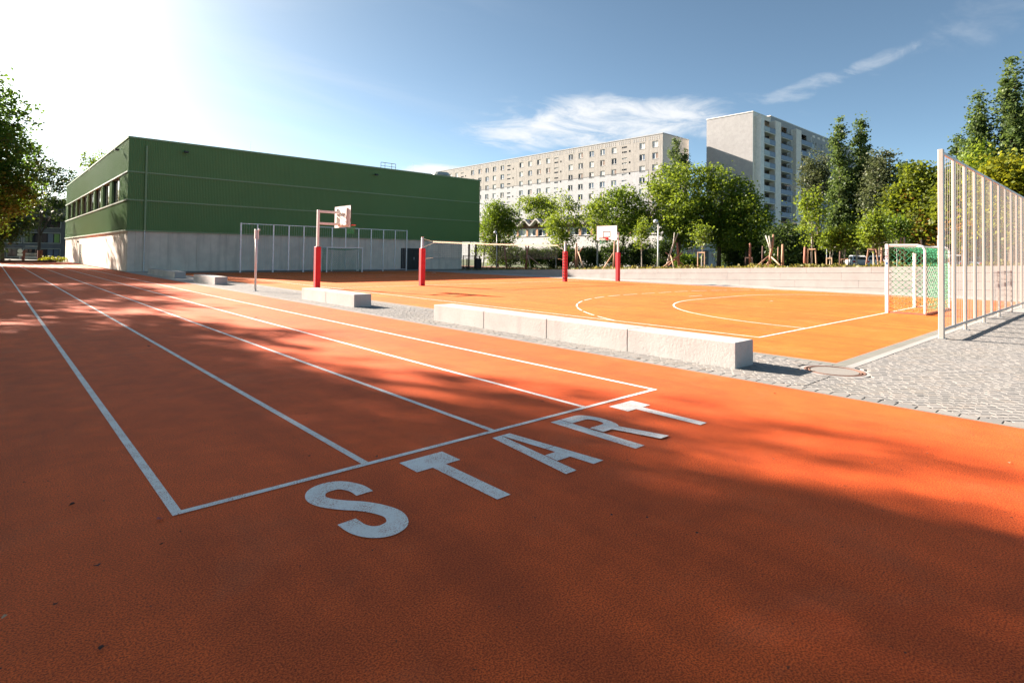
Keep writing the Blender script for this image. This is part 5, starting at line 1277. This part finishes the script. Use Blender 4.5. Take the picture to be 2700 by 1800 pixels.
pole('dark upright post just left of the V-shaped logs', 2011, 650, 38, 0.06, 'wood_dark')
pole('thick pale upright post right of the V-shaped logs', 2064, 645, 36, 0.085, 'wood')
pole('thin upright post between the V logs and the thick pale post', 2052, 652, 38, 0.045, 'wood')
pole('thick red upright post left of the tall pale stake frame', 2123, 652, 36, 0.09, 'wood_red')
pole('dark upright post between two low stake frames', 2216, 655, 38, 0.07, 'wood_dark')
pole('upright brown post touching the left side of the near goal', 2326, 648, 36, 0.075, 'wood')
pole('left of two pale poles behind the near goal', 2374, 627, 36, 0.05, 'wood', 2376)
pole('right of two pale poles behind the near goal', 2386, 626, 36, 0.055, 'wood_pale', 2384)
pole('leaning pale pole behind the right part of the near goal', 2432, 632, 36, 0.055, 'wood_pale', 2428)
pole('leaning pole seen beside the first fence post', 2478, 622, 35, 0.06, 'wood_pale', 2474)

# ------------------------------------------------------------------ street lamps
def street_lamp(label, px, yhead, X):
    b, H = stand(px, yhead, X); t = thing('street_lamp', label, 'street lamp', b, 'street lamps')
    MB().path([b-Vector((0, 0, 0.1)), b+Vector((0, 0, H*0.3)), b+Vector((0, 0, H*0.97))], [0.09, 0.065, 0.045], 10).build('pole', M['pole'], t, True)
    hp = b+Vector((-0.1, 0.18, H)); me = MB()
    n = 12; prof = [(0.04, -0.16), (0.17, -0.08), (0.2, 0.02), (0.15, 0.12), (0.05, 0.17)]
    vs = [(hp.x+r_*math.cos(2*math.pi*k/n), hp.y+r_*math.sin(2*math.pi*k/n), hp.z+z) for r_, z in prof for k in range(n)]
    me.add(vs, [(i*n+k, i*n+(k+1) % n, (i+1)*n+(k+1) % n, (i+1)*n+k) for i in range(len(prof)-1) for k in range(n)]+[tuple(range(n-1, -1, -1)), tuple(range(4*n, 5*n))])
    me.build('lamp_head', M['lamp_head'], t, True); MB().bar(b+Vector((0, 0, H*0.965)), hp, 0.05, 0.05).build('bracket', M['pole'], t)
street_lamp('street lamp with pale round head left of the log tripod', 1735, 584, 40)
street_lamp('thin street lamp against the tree beside the hall', 1309, 613, 43)

# ------------------------------------------------------------------ parked cars (built pointing along x)
def car(label, px, X, mt, yaw=0.0, tall=1.46):
    b = on_x(px, 690, X); z0 = garden_z(X, b[1])-0.03; t = thing('parked_car', label, 'car', (0, 0, 0), 'cars parked beyond the planting')
    def pt(mb, n, m, sm=False, par=None): return mb.build(n, M[m], par or t, sm, local=True)
    def hull(prof, w0, w1, zc):
        n = len(prof); vs = []
        for y, k in ((-w0, 1), (w0, 1)):
            for x, z in prof: s = 1 if z < zc else w1/w0; vs.append((x, y*s, z))
        return MB().add(vs, [tuple(range(n-1, -1, -1)), tuple(range(n, 2*n))]+[(k, (k+1) % n, n+(k+1) % n, n+k) for k in range(n)])
    pt(hull([(-2.05, 0.28), (2.05, 0.28), (2.1, 0.55), (2.0, 0.78), (1.15, 0.94), (-1.75, 0.98), (-2.08, 0.86), (-2.12, 0.5)], 0.87, 0.80, 0.9), 'body', mt)
    pt(hull([(1.15, 0.93), (0.45, tall-0.04), (0.2, tall), (-1.0, tall-0.01), (-1.35, tall-0.09), (-1.8, 0.97)], 0.78, 0.62, 1.2), 'cabin', mt)
    for s in (-1, 1):
        pt(MB().add([(0.95, s*0.79, 0.99), (0.42, s*0.655, tall-0.1), (-0.3, s*0.655, tall-0.08), (-0.3, s*0.79, 0.99)], [(0, 1, 2, 3)]), 'side_window', 'glass_dark'); pt(MB().add([(-0.38, s*0.79, 0.99), (-0.38, s*0.655, tall-0.08), (-1.2, s*0.655, tall-0.12), (-1.6, s*0.79, 1.0)], [(0, 1, 2, 3)]), 'side_window', 'glass_dark')
    pt(MB().add([(1.16, -0.70, 0.97), (1.16, 0.70, 0.97), (0.49, 0.57, tall-0.06), (0.49, -0.57, tall-0.06)], [(0, 1, 2, 3)]), 'windscreen', 'glass_dark'); pt(MB().add([(-1.83, -0.66, 1.0), (-1.83, 0.66, 1.0), (-1.39, 0.56, tall-0.13), (-1.39, -0.56, tall-0.13)], [(0, 1, 2, 3)]), 'rear_window', 'glass_dark')
    for x in (-1.3, 1.3):
        for s in (-1, 1):
            w = pt(MB().tube((x, s*0.70, 0.31), (x, s*0.89, 0.31), 0.31, n=16), 'wheel', 'tyre'); pt(MB().tube((x, s*0.891, 0.31), (x, s*0.90, 0.31), 0.19, n=12), 'rim', 'steel', False, w)
    for s in (-1, 1): pt(MB().box(2.0, 2.08, s*0.65-0.14, s*0.65+0.14, 0.62, 0.74), 'headlight', 'lamp_head'); pt(MB().box(-2.13, -2.09, s*0.66-0.12, s*0.66+0.12, 0.68, 0.84), 'tail_light', 'red_rim')
    t.location = (X, b[1], z0); t.rotation_euler = (0, 0, yaw)
car('small white car parked behind the low stake frames', 2258, 74, 'car_white', 0.5)
car('white car mostly hidden behind the large stake frame', 2312, 73, 'car_white', 0.2)
car('white car seen between the first fence bars', 2517, 66, 'car_white', 0.35, 1.55)
car('pale blue car seen low between the third fence bars', 2566, 64, 'car_blue', 0.1, 1.36)
sg = thing('signboard', 'small white blank signboard on a thin post behind the stakes', 'sign', stand(2190, 650, 42)[0])
a = at(2190, 650, 42); z0 = garden_z(42, a.y); MB().tube((42, a.y+0.25, z0-0.05), (42, a.y+0.25, a.z+0.2), 0.025, n=6).build('post', M['steel'], sg); MB().box(41.96, 41.99, a.y-0.33, a.y+0.3, a.z-0.06, a.z+0.1).build('board', M['sign_white'], sg)

# ------------------------------------------------------------------ black gate beside the hall
bg_ = thing('black_gate', 'black metal gate and low fence at the right end of the hall', 'gate', (38, 45.0, 0))
def on45(px): return on_y(px, 711, 45.0)[0]
for px, zt in ((1221, 1.45), (1231, 1.1), (1236, 2.75), (1251, 1.45), (1254, 2.75), (1264, 1.45)):
    x = on45(px); w = 0.075 if zt > 2 else 0.045; MB().box(x-w, x+w, 45.0-w, 45.0+w, -0.02, zt).build('post', M['black'], bg_)
for z in (0.1, 1.38): MB().box(on45(1221), on45(1264), 44.985, 45.015, z-0.03, z+0.03).build('rail', M['black'], bg_)
x = on45(1222)
while x < on45(1263): MB().box(x-0.01, x+0.01, 44.99, 45.01, 0.131, 1.349).build('bar', M['black'], bg_); x += 0.16
bf = thing('black_fence', 'low dark mesh fence running from the black gate to the wall', 'fence', (37.5, 41.2, 0))
pA, pB = Vector((on45(1264)+0.15, 44.9, 0)), Vector((31.4, 36.2, 0)); prev = None
for k in range(6):
    q = pA.lerp(pB, k/5); q.z = garden_z(q.x, q.y); MB().box(q.x-0.04, q.x+0.04, q.y-0.04, q.y+0.04, q.z-0.1, q.z+1.1).build('post', M['black'], bf)
    if prev is not None:
        for z in (0.12, 1.02): MB().bar(prev+Vector((0, 0, z)), q+Vector((0, 0, z)), 0.03, 0.035).build('rail', M['black'], bf)
        mb = MB()
        for j in range(1, 14): c_ = prev.lerp(q, j/14); mb.tube(c_+Vector((0, 0, 0.13)), c_+Vector((0, 0, 1.01)), 0.004, n=3, cap=False)
        tag(mb.build('mesh_infill', M['black'], bf), kind='stuff')
    prev = q

# ------------------------------------------------------------------ far end of the track
MB_ = MB().cbox(-3.2, 5.0, 81.55, 81.85, -0.02, 0.24, 0.03)
tb_ = thing('timber_beam', 'low dark timber beam lying across the far end of the track', 'beam', (0.9, 81.7, 0)); MB_.build('beam', M['wood_dark'], tb_)
for x in (-2.6, 0.9, 4.4): MB().box(x-0.09, x+0.09, 81.86, 82.0, -0.02, 0.3).build('peg', M['wood_dark'], tb_)
def y100(px, py): return Vector(on_y(px, py, 100.0))
gt = thing('school_gate', 'dark red-framed gate and fence in front of the school', 'gate', (-2, 100, 0))
for px in (62, 103, 109):
    a = y100(px, 660); MB().box(a.x-0.16, a.x+0.16, 99.84, 100.16, -0.05, a.z).build('pillar', M['brick'], gt)
a, b = y100(62, 661), y100(103, 661)
for z in (0.25, 0.9, 1.9): MB().box(a.x+0.161, b.x-0.161, 99.97, 100.03, z-0.03, z+0.03).build('rail', M['steel'], gt)
for k in range(1, 14): x = a.x+(b.x-a.x)*k/14; MB().box(x-0.012, x+0.012, 99.98, 100.02, 0.281, 0.869).build('bar', M['steel'], gt)
a, b = y100(-6, 661), y100(60, 661)
for z in (0.2, 1.0, 1.8): MB().box(a.x, b.x-0.02, 99.97, 100.03, z-0.025, z+0.025).build('rail', M['black'], gt)
for k in range(30): x = a.x+(b.x-a.x)*k/30; MB().box(x-0.012, x+0.012, 99.98, 100.02, 0.0, 1.9).build('bar', M['black'], gt)
sn = thing('notice_sign', 'small round and square white notices on a thin post before the gate', 'sign', (y100(53, 690).x, 96, 0))
c = Vector(on_y(53, 662, 96.0)); MB().tube((c.x, 96, -0.05), (c.x, 96, c.z+0.35), 0.03, n=7).build('post', M['steel'], sn); MB().tube((c.x, 95.95, c.z), (c.x, 95.93, c.z), 0.27, n=20).build('round_plate', M['sign_white'], sn); MB().box(c.x-0.28, c.x+0.28, 95.93, 95.96, c.z-0.62, c.z-0.33).build('square_plate', M['sign_white'], sn)

# ------------------------------------------------------------------ dry leaves lying about
LG = 'dry leaves scattered on the track'
rl = random.Random(9)
for px, py, s, mt in ((190, 1332, 0.030, 'dark_edge'), (422, 1371, 0.034, 'graf_red'), (256, 1494, 0.024, 'dark_edge'), (425, 1437, 0.018, 'wood_dark'), (265, 1713, 0.022, 'wood_dark'), (145, 1597, 0.016, 'wood_dark'), (397, 1602, 0.014, 'wood_dark'),
                      (1612, 1360, 0.016, 'dark_edge'), (1707, 1367, 0.016, 'dark_edge'), (1838, 1408, 0.018, 'wood_dark'), (2043, 1039, 0.03, 'wood_dark'), (675, 838, 0.05, 'wood_dark'), (1431, 1058, 0.02, 'wood_dark'), (392, 914, 0.05, 'wood_dark'), (993, 1206, 0.022, 'wood_dark'), (816, 1204, 0.02, 'wood_dark'),
                      (2445, 1197, 0.02, 'wood'), (2300, 1222, 0.02, 'wood'), (2660, 1222, 0.02, 'wood_pale'), (2040, 1212, 0.016, 'wood'), (10, 1630, 0.02, 'wood_pale')):
    s *= 0.75; c = ground_at(px, py); q = rl.uniform(0, 6.28); mb = MB(); n = 7; vs = [(c[0], c[1], 0.006)]
    for k in range(n):
        a = q+2*math.pi*k/n; r_ = s*(1.0 if k % 2 else 0.6)*rl.uniform(0.8, 1.2); vs.append((c[0]+r_*math.cos(a), c[1]+r_*math.sin(a)*0.7, 0.007+rl.uniform(0, 0.5)*s))
    mb.add(vs, [(0, 1+k, 1+(k+1) % n) for k in range(n)])
    tag(mb.build('fallen_leaf', M[mt]), 'small curled dry leaf lying on the orange track surface', 'leaf', LG)

# crumbs, grit and bits of leaf over the rubber: nobody could count them
r = np.random.default_rng(31); mb = MB()
for k in range(560):
    if k < 380: x, y = r.uniform(-2.8, 6.1), -3.6+abs(r.normal())*9.0
    else: x, y = r.uniform(8.6, 17.0), r.uniform(-0.6, 14.0)
    s = r.uniform(0.0025, 0.007); q = r.uniform(0, 6.28); c, d = math.cos(q), math.sin(q)
    mb.add([(x+s*c, y+s*d, 0.001), (x-s*d, y+s*c*0.8, 0.001), (x-s*c, y-s*d, 0.001), (x+s*d, y-s*c*0.8, 0.001), (x, y, 0.001+s*0.7)], [(0, 1, 4), (1, 2, 4), (2, 3, 4), (3, 0, 4)])
tag(mb.build('surface_grit', M['wood_dark']), 'fine dark grit and leaf bits strewn over the rubber surfaces', 'grit', kind='stuff')
